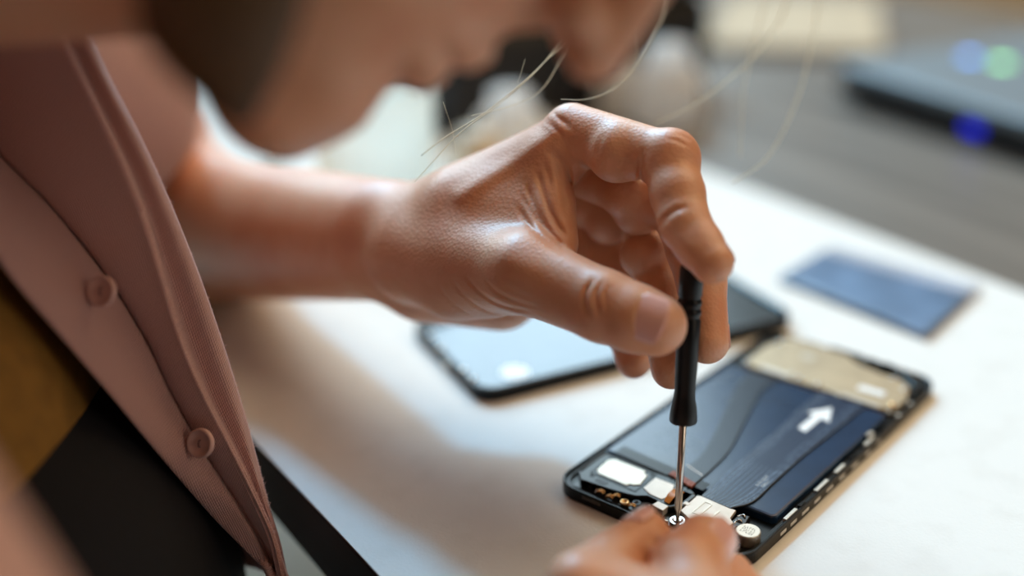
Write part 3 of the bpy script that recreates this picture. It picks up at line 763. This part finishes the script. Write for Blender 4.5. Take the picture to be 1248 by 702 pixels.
# ------------------------------------------------------------------ the opened phone (local x across, y along, z up; metres from mm)
PYAW = math.radians(-40.1733)
phone = empty('smartphone', (0.0132, 0.3712, 0.0009), 'opened black phone with battery and circuit parts bared, under the screwdriver', 'phone')
phone.rotation_euler = (0, 0, PYAW)
def MMp(pts): return [(x * mm, y * mm) for x, y in pts]
def ppart(name, outline, z0, z1, m, parent=None, holes=(), bev=0.0, label=None):
    bm = bmesh.new(); bm_prism(bm, MMp(outline), z0 * mm, z1 * mm, [MMp(h) for h in holes], bev * mm)
    o = finish(name, bm, M[m], parent or phone, label=label)
    return o
def pbox(name, lo, hi, m, bev=.15, parent=None, label=None):
    bm = bmesh.new(); bm_box(bm, [q * mm for q in lo], [q * mm for q in hi], bev * mm); return finish(name, bm, M[m], parent or phone, label=label)
outer = rrect(0, 0, 77, 156.5, 9, 10)
ppart('midframe', rrect(.6, .6, 76.4, 155.9, 8.6, 10), 0.2, 2.6, 'midframe', bev=.3)
rim = ppart('side_rim', outer, 0.0, 4.6, 'blackplastic', holes=[rrect(1.1, 1.1, 75.9, 155.3, 8.0, 10)], bev=.35)
ppart('inner_lip', rrect(1.1, 1.1, 75.9, 155.3, 8.0, 10), 2.6, 3.6, 'midframe', holes=[rrect(2.6, 2.6, 74.2, 153.8, 6.8, 10)], bev=.2)
# silver clips in the rims
for v0, L in ((29, 8), (39, 3.5), (51, 9), (66, 7), (78, 4), (90, 8), (103, 3)):
    pbox('side_clip', (75.0, v0, 3.6), (76.3, v0 + L, 4.95), 'clip' if L > 5 else 'blackplastic')
for v0, L in ((24, 4), (31, 4.2), (39, 5), (48, 4.5), (57, 5), (67, 4.4), (77, 5), (88, 4), (98, 3.5)):
    pbox('side_contact', (76.75, v0, 1.3), (77.15, v0 + L, 2.6), 'clip')
for v0 in (33, 47, 62, 78, 96): pbox('side_clip', (.8, v0, 3.6), (1.8, v0 + 8, 4.95), 'blackplastic')
# battery and the flex strips across it
bat = ppart('battery', rrect(3.6, 26.5, 73.3, 114.5, 2.2, 6), 2.6, 5.9, 'battery', bev=.9, label='blue-black battery')
ppart('battery_tape', [(7.5, 27.2), (46, 25.5), (46, 30.5), (7.5, 33.0)], 5.86, 5.96, 'midframe', bat)
bm = bmesh.new()
bm_ribbon(bm, MMp([(33.4, 28.6), (32.8, 47), (24, 76), (16.5, 98), (14, 113)]), MMp([(41.8, 26), (41.4, 40), (39.5, 55), (32.0, 81), (26.8, 100), (26.9, 113)]), 5.92 * mm, 6.12 * mm, 10)
fl = finish('flex_cable', bm, M['ribbonA'], phone)
bm = bmesh.new(); bm_tube(bm, [(x * mm, y * mm, 6.15 * mm) for x, y in catmull([(41.8, 26), (41.4, 40), (39.5, 55), (32.0, 81), (26.8, 100), (26.9, 113)], 8)], .28 * mm, 6)
finish('cable_edge', bm, M['rubber'], fl)
bm = bmesh.new()
bm_ribbon(bm, MMp([(47.6, 22.0), (46.8, 34), (46.3, 52), (46.0, 76), (45.0, 95), (44.5, 115)]), MMp([(59.5, 21.5), (63.2, 29.5), (63.0, 43), (62.6, 63), (63.2, 84), (64, 115)]), 5.95 * mm, 6.22 * mm, 10)
fb = finish('flex_cable', bm, M['ribbonB'], phone, label='wide blue flex cable with dotted traces')
bm = bmesh.new(); bm_tube(bm, [(x * mm, y * mm, 6.25 * mm) for x, y in catmull([(59.5, 21.8), (63.2, 29.5), (63.0, 43), (62.6, 63), (63.2, 84), (64, 114)], 8)], .30 * mm, 6)
finish('cable_edge', bm, M['rubber'], fb)
# curved copper traces near the lower connector
for k in range(9):
    q = k / 8
    bm = bmesh.new()
    pts = catmull([(48.3 + 10.5 * q, 22.2 - .4 * q), (48.6 + 11.8 * q, 26.5), (47.8 + 13.6 * q, 33.0), (47.2 + 14.6 * q, 40 + 2 * q), (47.0 + 14.8 * q, 52)], 8)
    bm_tube(bm, [(x * mm, y * mm, 6.235 * mm) for x, y in pts], .085 * mm, 5)
    finish('trace', bm, M['trace'] if 'trace' in M else M.setdefault('trace', mat('trace', (0.20, 0.29, 0.42), 0.3, 0.3, noise=.05)), fb)
ar = [(51.6, 83.8), (55.2, 82.4), (55.2, 95.4), (58.9, 94.6), (54.6, 105.6), (48.6, 96.8), (51.7, 96.2)]
ppart('arrow_mark', ar, 6.22, 6.30, 'white', fb, label='white printed arrow')
# small print on the strip: two short lines of marks
bm = bmesh.new()
for row, (u0, v0, v1) in enumerate(((59.2, 39.4, 47.2), (61.0, 40.0, 44.6))):
    v = v0
    while v < v1:
        L = rng.uniform(.35, .8); u = u0
        bm_box(bm, ((u - .55) * mm, v * mm, 6.22 * mm), ((u + .55) * mm, (v + .18) * mm, 6.29 * mm))
        if rng.rand() < .7: bm_box(bm, ((u - .55) * mm, v * mm, 6.22 * mm), ((u - .37) * mm, (v + L) * mm, 6.29 * mm))
        if rng.rand() < .6: bm_box(bm, ((u + .37) * mm, v * mm, 6.22 * mm), ((u + .55) * mm, (v + L) * mm, 6.29 * mm))
        v += L + .35
        if rng.rand() < .2: v += .5
finish('printed_marks', bm, M['white'], fb)
ppart('printed_line', [(32.9, 35.6), (40.9, 33.0), (40.9, 33.5), (32.9, 36.1)], 6.12, 6.18, 'white', fl)
bm = bmesh.new()
for j in range(7):
    for i in range(9):
        if rng.rand() < .72:
            bm_box(bm, ((12 + i * 2.1) * mm, (40 + j * 2.2) * mm, 5.9 * mm), ((12 + i * 2.1 + rng.uniform(.6, 1.5)) * mm, (40 + j * 2.2 + .7) * mm, 5.93 * mm))
finish('printed_marks', bm, M.setdefault('greyprint', mat('grey_print', (0.09, 0.12, 0.15), 0.4, noise=.05)), bat)
# lower module: loudspeaker bracket with silver plates
brk = ppart('speaker_bracket', [(8.6, 4.8), (4.6, 9.0), (4.2, 23.5), (6.5, 26.2), (24.4, 25.8), (34.0, 26.3), (40, 25.2), (45.0, 22.5), (45.0, 13.0), (42.6, 9.4), (36, 10.4), (33.0, 10.6), (30, 8.2), (26.5, 7.2), (20, 6.0)], 2.6, 5.9, 'bracket', bev=.6)
ppart('speaker_plate', [(9.6, 13.4), (9.0, 21.0), (10.6, 22.9), (23.8, 23.2), (24.0, 21.6), (25.8, 21.4), (27.2, 14.8), (25.4, 13.0), (24.2, 13.0), (23.6, 11.4), (11.5, 11.6)], 5.8, 6.25, 'silverplate', brk, bev=.15, label='satin silver plate')
ppart('plate_edge', [(8.6, 10.6), (28.3, 10.2), (28.0, 24.0), (8.2, 24.0)], 5.85, 6.05, 'blackplastic', brk, holes=[[(9.2, 11.3), (27.7, 10.9), (27.4, 23.5), (8.8, 23.5)]])
ppart('bracket_plate', [(29.2, 13.8), (28.8, 21.9), (36.5, 22.1), (39.3, 16.0), (38.0, 11.8), (33.0, 12.0)], 5.8, 6.2, 'whiteplate', brk, bev=.12, label='pale silver plate')
bm = bmesh.new()
bm_box(bm, (13 * mm, 7.3 * mm, 5.85 * mm), (17.5 * mm, 9.3 * mm, 6.0 * mm), .1 * mm)
finish('bracket_slot', bm, M['midframe'], brk)
bm = bmesh.new(); bm_tube(bm, [(x * mm, y * mm, 5.95 * mm) for x, y in catmull([(5.4, 9.6), (5.2, 23.0), (7.6, 25.2), (24, 25.2), (34, 25.7), (40, 24.6)], 6)], .35 * mm, 6); finish('bracket_edge', bm, M['bracket'], brk)
for u, v in ((10.2, 9.8), (26.6, 23.4)):
    bm = bmesh.new(); bm_lathe(bm, [(.9 * mm, 5.7 * mm), (.9 * mm, 6.1 * mm), (.6 * mm, 6.1 * mm), (.55 * mm, 5.8 * mm), (.05 * mm, 5.8 * mm)], 16, (u * mm, v * mm, 0)); finish('screw_hole', bm, M['blackplastic'], brk)
sub = ppart('lower_board', rrect(6.5, 3.2, 70.5, 11.5, 1.2, 4), 2.6, 3.6, 'board', bev=.1)
for (u, v, a) in ((23.6, 5.6, .5), (22.0, 3.9, .3), (27.8, 4.6, .0), (17.8, 4.4, .2), (31.2, 4.0, .4)):
    bm = bmesh.new()
    if a == 0.0:
        bm_lathe(bm, [(1.6 * mm, 3.6 * mm), (1.6 * mm, 4.9 * mm), (.9 * mm, 4.9 * mm), (.8 * mm, 4.3 * mm), (.05 * mm, 4.3 * mm)], 20, (u * mm, v * mm, 0)); nm = 'contact_ring'
    else:
        ca, sa = math.cos(a), math.sin(a)
        for k in (-1, 1):
            bm_tube(bm, [((u + ca * t - sa * k * .5) * mm, (v + sa * t + ca * k * .5) * mm, z * mm) for t, z in ((-1.6, 3.7), (-1.0, 4.9), (0, 5.3), (1.0, 5.0), (1.5, 4.3))], .32 * mm, 6)
        nm = 'spring_contact'
    finish(nm, bm, M['gold'], sub, smooth=True)
for i in range(26):
    u, v = rng.uniform(9, 46), rng.uniform(3.6, 9.5)
    if abs(u - 24) < 3 and v < 7 or abs(u - 39.5) < 4 or (v > 6 and u < 33): continue
    s = rng.uniform(.35, .8)
    pbox('board_component', (u, v, 3.6), (u + s * 1.7, v + s, 3.6 + rng.uniform(.5, 1.3)), ['clip', 'bracket', 'darksteel', 'board'][i % 4], .06, sub)
ppart('white_chip', [(37.0, 7.2), (37.4, 10.6), (42.0, 10.2), (42.0, 6.6)], 3.6, 5.9, 'whiteplate', sub, bev=.2, label='small pale silver can')
ppart('cable_plug', [(31.4, 26.3), (31.8, 29.0), (42.2, 27.0), (42.2, 23.9)], 5.9, 6.7, 'rust', bev=.15, label='rust brown connector strip')
for k in range(5):
    u = 32.4 + k * 2.0
    pbox('plug_pin', (u, 25.6 - k * .45, 6.65), (u + .8, 28.2 - k * .45, 6.85), 'rust', .05)
bm = bmesh.new(); bm_ribbon(bm, MMp([(38.6, 20.5), (38.8, 15.5), (39.4, 11.2)]), MMp([(42.0, 20.0), (41.8, 15.0), (41.6, 11.0)]), 6.1 * mm, 6.35 * mm, 8, lift=lambda t: .0012 * math.sin(PI * t)); finish('orange_flex', bm, M['orange'], phone, label='glossy orange flex strip')
pbox('connector_block', (40.8, 12.2, 3.6), (45.8, 21.5, 5.9), 'board', .2)
pl = ppart('shield_plate', [(46.6, 10.2), (46.2, 21.6), (49.0, 22.6), (61.2, 21.9), (62.0, 16.8), (64.2, 15.0), (64.0, 7.2), (60.0, 4.6), (52.0, 4.2), (51.5, 8.0)], 4.9, 6.1, 'whiteplate', bev=.2, label='pale silver shield plate')
ppart('stamped_outline', rrect(50.2, 11.5, 53.4, 20.0, .6, 4), 6.05, 6.25, 'silverplate', pl, holes=[rrect(50.6, 11.9, 53.0, 19.6, .5, 4)])
ppart('stamped_outline', rrect(56.6, 12.5, 57.4, 18.0, .3, 3), 6.05, 6.25, 'silverplate', pl)
pbox('plate_tab', (45.0, 14.0, 5.4), (47.2, 16.0, 6.2), 'whiteplate', .2, pl)
bm = bmesh.new(); bm_lathe(bm, [(4.1 * mm, 2.6 * mm), (4.1 * mm, 6.3 * mm), (3.8 * mm, 6.6 * mm), (.05 * mm, 6.6 * mm)], 40, (70.6 * mm, 13.6 * mm, 0))
mo = finish('vibration_motor', bm, M['silverplate'], phone, label='round silver vibration motor')
bm = bmesh.new()
for row in (-1, 0, 1):
    u = 68.4
    while u < 72.6:
        L = rng.uniform(.3, .7); vv = 13.6 - row * 1.35
        bm_box(bm, (u * mm, (vv - .45) * mm, 6.58 * mm), ((u + .16) * mm, (vv + .45) * mm, 6.64 * mm))
        if rng.rand() < .75: bm_box(bm, (u * mm, (vv + .28) * mm, 6.58 * mm), ((u + L) * mm, (vv + .45) * mm, 6.64 * mm))
        if rng.rand() < .6: bm_box(bm, (u * mm, (vv - .45) * mm, 6.58 * mm), ((u + L) * mm, (vv - .28) * mm, 6.64 * mm))
        u += L + .35
finish('engraved_marks', bm, M['darksteel'], mo)
ppart('motor_bracket', [(62.5, 8.0), (62.6, 22.0), (66.0, 23.0), (67.0, 18.4), (65.6, 15.0), (66.0, 10.0), (66.5, 7.0)], 2.6, 5.2, 'board', bev=.3)
for u, v, a in ((64.0, 20.5, .3), (65.0, 17.0, 1.0), (66.2, 9.0, 2.0)):
    bm = bmesh.new(); bm_tube(bm, [((u + math.cos(a + t) * 1.2) * mm, (v + math.sin(a + t) * 1.2) * mm, (5.3 + .4 * math.sin(t * 2)) * mm) for t in np.linspace(0, 3, 9)], .35 * mm, 6); finish('contact_spring', bm, M['steel'], phone, smooth=True)
def rivet(u, v, z, r, parent, m):
    bm = bmesh.new(); bm_lathe(bm, [(r * mm, z * mm)] + [(r * math.cos(a) * mm, (z + .2 + r * .75 * math.sin(a)) * mm) for a in np.linspace(0, 1.5, 8)] + [(.02 * mm, (z + .2 + r * .75) * mm)], 24, (u * mm, v * mm, 0))
    return finish('screw', bm, M[m], parent, smooth=True)
def screw(u, v, z, r=1.35, parent=None, m='steel'):
    bm = bmesh.new(); bm_lathe(bm, [(r * .6 * mm, (z - 1.5) * mm), (r * .6 * mm, z * mm), (r * mm, z * mm), (r * mm, (z + .45) * mm), (r * .85 * mm, (z + .7) * mm), (r * .4 * mm, (z + .7) * mm), (r * .3 * mm, (z + .3) * mm), (.03 * mm, (z + .3) * mm)], 24, (u * mm, v * mm, 0))
    return finish('screw', bm, M[m], parent or phone)
SCR = (48.6, 5.4)
bm = bmesh.new(); bm_lathe(bm, [(2.6 * mm, 3.6 * mm), (2.6 * mm, 5.6 * mm), (1.9 * mm, 5.6 * mm), (1.8 * mm, 5.0 * mm), (.05 * mm, 5.0 * mm)], 28, (SCR[0] * mm, SCR[1] * mm, 0)); finish('screw_boss', bm, M['steel'], sub)
screw(SCR[0], SCR[1], 5.3, 1.5)
pbox('port_slot', (13.0, -.12, 2.2), (21.0, .3, 3.6), 'darksteel', .3)
pbox('port_shell', (33.5, -.15, 1.6), (43.5, .6, 4.2), 'darksteel', .5)
bm = bmesh.new(); bm_lathe(bm, [(1.5 * mm, -.5 * mm), (1.5 * mm, .6 * mm), (.8 * mm, .6 * mm), (.05 * mm, .2 * mm)], 20, (31.5 * mm, 6.4 * mm, 4.4 * mm)); finish('microphone', bm, M['blackplastic'], sub)
# upper board under its tan shield
ub = ppart('upper_shield', [(7.6, 118.5), (7.2, 139.0), (9.5, 146.0), (10.5, 152.2), (15, 153.6), (38.0, 152.6), (45.0, 148.0), (57.0, 145.0), (64.0, 145.5), (70.5, 141.5), (73.6, 132), (73.6, 121.5), (68.0, 117.4), (52, 118.0), (44, 118.6), (30.0, 118.0), (16, 118.6)], 2.6, 5.6, 'tan', bev=.3, label='dull tan metal shield')
ppart('shield_label', [(15.5, 119.3), (15.5, 121.6), (28.0, 121.0), (28.0, 118.7)], 5.6, 5.75, 'whiteplate', ub)
ppart('shield_label', [(54.6, 126.4), (54.8, 130.6), (65.2, 131.2), (65.6, 127.0)], 5.6, 5.75, 'white', ub, label='small white label')
ppart('shield_strip', [(52.0, 117.6), (52.0, 120.4), (68.0, 120.0), (68.0, 117.2)], 5.6, 5.9, 'silverplate', ub)
ppart('shield_label', rrect(24, 138, 29, 142, 1), 5.6, 5.72, 'silverplate', ub)
for u, v in ((9.2, 119.6), (17.3, 152.6), (28.5, 152.4), (11.5, 145.3), (29.5, 121.6), (33.0, 120.6), (41.2, 120.4), (71.4, 122.6), (63.3, 143.6), (70, 137)):
    rivet(u, v, 5.5, 1.2, phone, 'gold' if u > 70 else 'steel')
for u, v in ((8.6, 121.5), (49.5, 118.2), (51.5, 117.0), (72.6, 117.0), (74.1, 96.0), (74.3, 98.0)):
    pbox('bare_contact', (u - .8, v - .8, 5.2), (u + .8, v + .8, 6.1), 'clip', .25)
cm = ppart('camera_module', rrect(46, 147.2, 60, 154.0, 1.2, 4), 2.6, 6.2, 'blackplastic', bev=.3)
for u in (49.6, 56.2):
    bm = bmesh.new(); bm_lathe(bm, [(2.6 * mm, 6.1 * mm), (2.6 * mm, 6.9 * mm), (1.9 * mm, 6.9 * mm), (1.5 * mm, 6.5 * mm), (.05 * mm, 6.6 * mm)], 24, (u * mm, 150.6 * mm, 0)); finish('lens', bm, M['blackplastic'], cm)
ppart('corner_module', [(62, 147.5), (62, 153.6), (69, 153.0), (73.5, 148.0), (74.4, 134), (73.9, 134), (71.5, 143.2), (65.0, 147.0)], 2.6, 5.9, 'board', bev=.3)
ppart('edge_module', rrect(30, 153.4, 45, 155.4, .6, 3), 3.0, 5.8, 'bracket', bev=.2)
for v in (117.5, 121, 125, 129, 134, 139): pbox('side_clip', (75.1, v, 3.8), (76.6, v + 2.2, 4.9), 'clip' if v in (117.5, 129) else 'board', .2)

# ------------------------------------------------------------------ the removed back cover
c0 = T(498, 407); c1 = T(590, 503)
cx_ = (c1 - c0); cx_[2] = 0; cwid = np.linalg.norm(cx_); cx_ /= cwid
cover = empty('back_cover', (c0[0], c0[1], 0.0009), 'black-rimmed back cover lying behind the hand, with a round white spot', 'phone cover')
cover.rotation_euler = (0, 0, math.atan2(cx_[1], cx_[0]))
CWm, CLm = 77.0, 160.0
disc_outline = [(39 + 6.2 * math.cos(t) , 45 + 6.2 * math.sin(t)) for t in np.linspace(0, 2 * PI, 32, endpoint=False)]
disc_outline = [(63.5 + 6.0 * math.cos(t), 22.5 + 6.0 * math.sin(t)) for t in np.linspace(0, 2 * PI, 32, endpoint=False)]
def cpart(name, outline, z0, z1, m, holes=(), bev=0.0, label=None, parent=None):
    return ppart(name, outline, z0, z1, m, parent or cover, holes, bev, label)
co_out = rrect(.5, .5, 77.5, 158, 9, 10)
cpart('cover_rim', co_out, 0.0, 6.0, 'blackplastic', holes=[rrect(3.0, 3.0, 75.0, 155.5, 7.5, 10)], bev=.9)
cpart('cover_panel', rrect(2.8, 2.8, 75.2, 155.7, 7.6, 10), 0.6, 3.4, 'coverfloor', bev=.1, label='glossy pale blue inner panel')
cpart('round_disc', disc_outline, 3.35, 3.6, 'white', label='round white spot')  # flat white disc on the inner panel
cpart('end_strip', [(3.2, 128), (3.2, 150), (9, 155.3), (69, 155.3), (74.8, 150), (74.8, 124), (60, 120), (40, 126)], 3.3, 4.4, 'board', bev=.3)
cpart('antenna_strip', [(3.6, 4.5), (3.6, 20), (6.5, 22), (7.2, 9), (11, 4.6)], 3.3, 4.6, 'board', bev=.3)
cpart('sensor_pad', rrect(47, 69, 53, 75, 1.5, 4), 3.3, 3.8, 'board', bev=.2)
for u, v, r in ((19.5, 2.4, 1.3), (33.5, 2.0, 1.4), (56.5, 2.2, 1.5), (65.5, 2.6, 1.4)):
    bm = bmesh.new(); bm_lathe(bm, [(r * mm, 3.4 * mm), (r * mm, 5.9 * mm), (r * .9 * mm, 6.5 * mm), (r * .5 * mm, 6.9 * mm), (.05 * mm, 7.0 * mm)], 20, (u * mm, v * mm, 0)); finish('snap_stud', bm, M['steel'], cover, smooth=True)
bm = bmesh.new(); bm_box(bm, (39 * mm, .0 * mm, 1.4 * mm), (46 * mm, 1.0 * mm, 4.2 * mm), .4 * mm); finish('port_opening', bm, M['clip'], cover)

# ------------------------------------------------------------------ blue film bag on the paper
bp = [T(948, 345), T(1014, 306), T(1196, 356), T(1130, 418)]
bag = empty('plastic_bag', tuple(bp[0][:2]) + (0.0008,), 'small blue plastic bag with dark insert, flat on the paper beyond the phones', 'bag')
def bagpt(s, t): return (bp[0] * (1 - s) * (1 - t) + bp[1] * (1 - s) * t + bp[3] * s * (1 - t) + bp[2] * s * t) - bp[0]
M['film'] = mat('blue_film', (0.17, 0.27, 0.43), 0.25, alpha=0.86, noise=0.25, nscale=45, coat=.3)
M['filmclear'] = mat('clear_film', (0.62, 0.68, 0.80), 0.2, alpha=0.55, noise=0.1, nscale=40)
M['insert'] = mat('dark_insert', (0.012, 0.018, 0.035), 0.4, noise=0.5, nscale=70)
def sheet(name, s0, s1, t0, t1, z, puff, m, th=.0003, parent=bag, n=20):
    bm = bmesh.new(); g = []
    for i in range(n + 1):
        row = []
        for j in range(n + 1):
            a, b = i / n, j / n; q = bagpt(s0 + (s1 - s0) * a, t0 + (t1 - t0) * b)
            row.append(bm.verts.new((q[0], q[1], z + puff * (math.sin(PI * a) * math.sin(PI * b)) ** .5 + puff * .25 * math.sin(9 * a + 5 * b) * math.sin(PI * a) * math.sin(PI * b))))
        g.append(row)
    for i in range(n):
        for j in range(n): bm.faces.new((g[i][j], g[i + 1][j], g[i + 1][j + 1], g[i][j + 1]))
    o = finish(name, bm, m, parent, smooth=True); md = o.modifiers.new('thickness', 'SOLIDIFY'); md.thickness = th; md.offset = 1; return o
sheet('bag_film', 0, 1.0, 0, .80, .0022, .0012, M['film'])
sheet('bag_flap', 0, 1.0, .80, 1.0, .0022, .0002, M['filmclear'])
sheet('bag_back', 0, 1, 0, 1, .0002, .0, M['filmclear'])
sheet('insert_card', .46, .97, .30, .76, .0008, .0010, M['insert'], .0004)
sheet('insert_card', .10, .40, .10, .30, .0008, .0006, M['insert'], .0004)

# ------------------------------------------------------------------ screwdriver
tip = np.array((phone.matrix_world if False else Matrix.Translation(phone.location) @ Matrix.Rotation(PYAW, 4, 'Z')) @ Vector((SCR[0] * mm, SCR[1] * mm, 5.75 * mm)))
topp = W(843.5, 322, .3895)
axv = (topp - tip); LEN = np.linalg.norm(axv); axv /= LEN
drv = empty('screwdriver', tuple(tip), 'black precision screwdriver held upright on the phone screw', 'screwdriver')
zq = Vector(axv).to_track_quat('Z', 'Y'); drv.rotation_mode = 'QUATERNION'; drv.rotation_quaternion = zq
Lm = LEN / mm; HB = Lm * .395
bm = bmesh.new()
def hx(a, z): return 1 + .022 * math.cos(6 * a)
R0 = 4.15
bm_lathe(bm, [(q[0] * mm, (HB + (Lm - HB) * q[1]) * mm) for q in ((1.6, -.004), (R0 * 1.02, -.002), (R0 * 1.08, .010), (R0 * 1.05, .055), (R0 * .98, .10), (R0 * .84, .155), (R0 * .80, .20), (R0 * .84, .32), (R0 * .88, .50), (R0 * .90, .655),
     (R0 * .82, .665), (R0 * .82, .68), (R0 * .91, .69), (R0 * .91, .715), (R0 * .82, .725), (R0 * .82, .74), (R0 * .91, .75), (R0 * .91, .775), (R0 * .82, .785), (R0 * .82, .80), (R0 * .90, .81), (R0 * .90, .965), (R0 * .84, .99), (R0 * .7, 1.0), (.1, 1.0))], 48, flute=hx)
finish('handle', bm, M['rubber'], drv, smooth=False, label='black ridged handle')
for p in drv.children[0].data.polygons: p.use_smooth = True
bm = bmesh.new(); bm_lathe(bm, [(.35 * mm, 0), (.75 * mm, 1.2 * mm), (.8 * mm, 3.0 * mm), (1.25 * mm, 4.2 * mm), (1.25 * mm, HB * mm), (.1 * mm, (HB + 1) * mm)], 24)
finish('blade', bm, M['steel'], drv, smooth=True, label='slim steel blade')

# ------------------------------------------------------------------ things at the back of the table
def jar(px, py, d_lbl, r, h, name='small_bottle', body_c='milky', lab=None, group=None):
    p = T(px, py, 0.0)
    e = empty(name, (p[0], p[1], 0.0), lab, 'bottle', group)
    bm = bmesh.new(); bm_lathe(bm, [(r * .94, 0), (r, r * .08), (r, h * .62), (r * .92, h * .68), (r * .55, h * .74), (r * .5, h * .76), (.0001, h * .76)], 28); finish('bottle_body', bm, M[body_c], e, smooth=True)
    bm = bmesh.new(); bm_lathe(bm, [(r * .62, h * .74), (r * .64, h * .75), (r * .62, h * .97), (r * .56, h), (.0001, h)], 28, flute=lambda a, z: 1 + .02 * math.cos(24 * a)); finish('cap', bm, M[body_c], e, smooth=True)
    return e
M['milky'] = milky('milky_plastic', (.98, .98, .98), .7)
M['cream'] = mat('cream_plastic', (0.62, 0.50, 0.36), 0.4, noise=.05)
M['mugwhite'] = milky('mug_white', (0.94, 0.96, 0.93))
M['case'] = mat('case_black', (0.008, 0.008, 0.010), 0.6, noise=.2, nscale=80)
jar(623, 195, .8, .021, .046, lab='small white bottle seen below the lips, behind the hand', group=None)
jar(583, 215, .75, .018, .030, body_c='cream', lab='small cream bottle left of the white one, above the wrist')
jar(757, 142, .85, .017, .040, lab='small white bottle just below the tip of the nose')
jar(812, 150, .85, .024, .056, lab='largest white bottle, right of the nose before the black case')
mp_ = T(462, 262)
mug = empty('mug', (mp_[0], mp_[1], 0.0), 'white mug on the table behind the forearm, under the chin', 'mug')
bm = bmesh.new(); bm_lathe(bm, [(.030, 0), (.033, .003), (.034, .070), (.0325, .072), (.031, .070), (.030, .006), (.0001, .005)], 40); finish('cup', bm, M['mugwhite'], mug, smooth=True)
bm = bmesh.new(); bm_tube(bm, [(-.033, -.0, .055), (-.050, -.004, .056), (-.056, -.006, .038), (-.050, -.004, .018), (-.033, 0, .016)], .005, 10); finish('handle', bm, M['mugwhite'], mug, smooth=True)
# black tool case
k0, k1 = T(548, 176), T(872, 104)
kx = (k1 - k0); kx[2] = 0; kl = np.linalg.norm(kx)
case = empty('tool_case', (k0[0], k0[1], 0), 'soft black tool case behind the small bottles', 'case'); case.rotation_euler = (0, 0, math.atan2(kx[1], kx[0]))
bm = bmesh.new(); bm_box(bm, (0, 0, 0), (kl, .11, .072), .018, 4); finish('case_body', bm, M['case'], case, smooth=True)
bm = bmesh.new(); bm_box(bm, (.004, .004, .0725), (kl - .004, .106, .088), .008, 3); finish('lid', bm, M['case'], case, smooth=True)
bm = bmesh.new(); bm_tube(bm, catmull([(kl * .4, -.002, .06), (kl * .42, -.016, .064), (kl * .5, -.020, .066), (kl * .58, -.016, .064), (kl * .6, -.002, .06)], 6), .004, 10); finish('handle', bm, M['case'], case, smooth=True)
# laptop, closed, at the far right
l0, l1 = T(1018, 122), T(1262, 205)
lx = l1 - l0; lx[2] = 0; lx /= np.linalg.norm(lx)
lap = empty('laptop', (l0[0], l0[1], 0), 'closed grey laptop with small glowing lights at the far right of the table', 'laptop'); lap.rotation_euler = (0, 0, math.atan2(lx[1], lx[0]))
M['lapgrey'] = mat('laptop_grey', (0.21, 0.26, 0.30), 0.45, 0.3, noise=.05)
M['lapdark'] = mat('laptop_dark', (0.006, 0.007, 0.010), 0.5, noise=.1)
M['ledblue'] = mat('led_blue', (.05, .2, .9), .3, emit=(.10, .35, 1.0), es=3.0, noise=.01)
M['ledgreen'] = mat('led_green', (.3, .9, .3), .3, emit=(.30, .95, .35), es=3.0, noise=.01)
M['leddeep'] = mat('led_deep', (.01, .01, .6), .3, emit=(.01, .02, .75), es=1.2, noise=.01)
bm = bmesh.new(); bm_box(bm, (0, 0, .004), (.35, .25, .019), .004, 3); finish('base', bm, M['lapdark'], lap)
bm = bmesh.new(); bm_box(bm, (-.001, -.001, .0195), (.351, .251, .029), .004, 3); finish('lid', bm, M['lapgrey'], lap)
for fx in (.02, .33):
    for fy in (.02, .23):
        bm = bmesh.new(); bm_lathe(bm, [(.007, 0), (.008, .0045), (.0001, .0045)], 16, (fx, fy, 0)); finish('foot', bm, M['lapdark'], lap)
def led(px, py, m, r):
    q = Matrix.Rotation(-lap.rotation_euler[2], 4, 'Z') @ (Vector(T(px, py, .029)) - lap.location)
    bm = bmesh.new(); bm_lathe(bm, [(r, .0288), (r, .0296), (r * .7, .0302), (.0001, .0303)], 16, (q.x, q.y, 0)); finish('indicator_light', bm, M[m], lap)
led(1182, 70, 'ledblue', .006); led(1221, 77, 'ledgreen', .006)
bm = bmesh.new(); bm_box(bm, (.125, -.0015, .008), (.140, .001, .015), .001); finish('port_light', bm, M['leddeep'], lap, label='deep blue lit port')

M['folder'] = mat('folder_beige', (0.50, 0.395, 0.265), 0.7, noise=.06, nscale=25)
b0, b1 = T(868, 66), T(1078, 74)
bx = b1 - b0; bl = np.linalg.norm(bx); bx /= bl
fold = empty('folder', (b0[0], b0[1], 0.0), 'beige folder lying at the back of the table, left of the laptop', 'folder'); fold.rotation_euler = (0, 0, math.atan2(bx[1], bx[0]))
for nm, z0, z1, k in (('back_board', 0, .002, 0), ('pages', .002, .007, .004), ('front_board', .007, .009, 0)):
    bm = bmesh.new(); bm_box(bm, (k, k, z0), (bl - k, .24 - k, z1), .0006); finish(nm, bm, M['folder'] if nm != 'pages' else M['white'], fold)
bm = bmesh.new(); bm_tube(bm, catmull([(-.0006, 0.001, .0045), (-.0035, .06, .0045), (-.0035, .18, .0045), (-.0006, .239, .0045)], 8), .0042, 10); finish('spine', bm, M['folder'], fold)
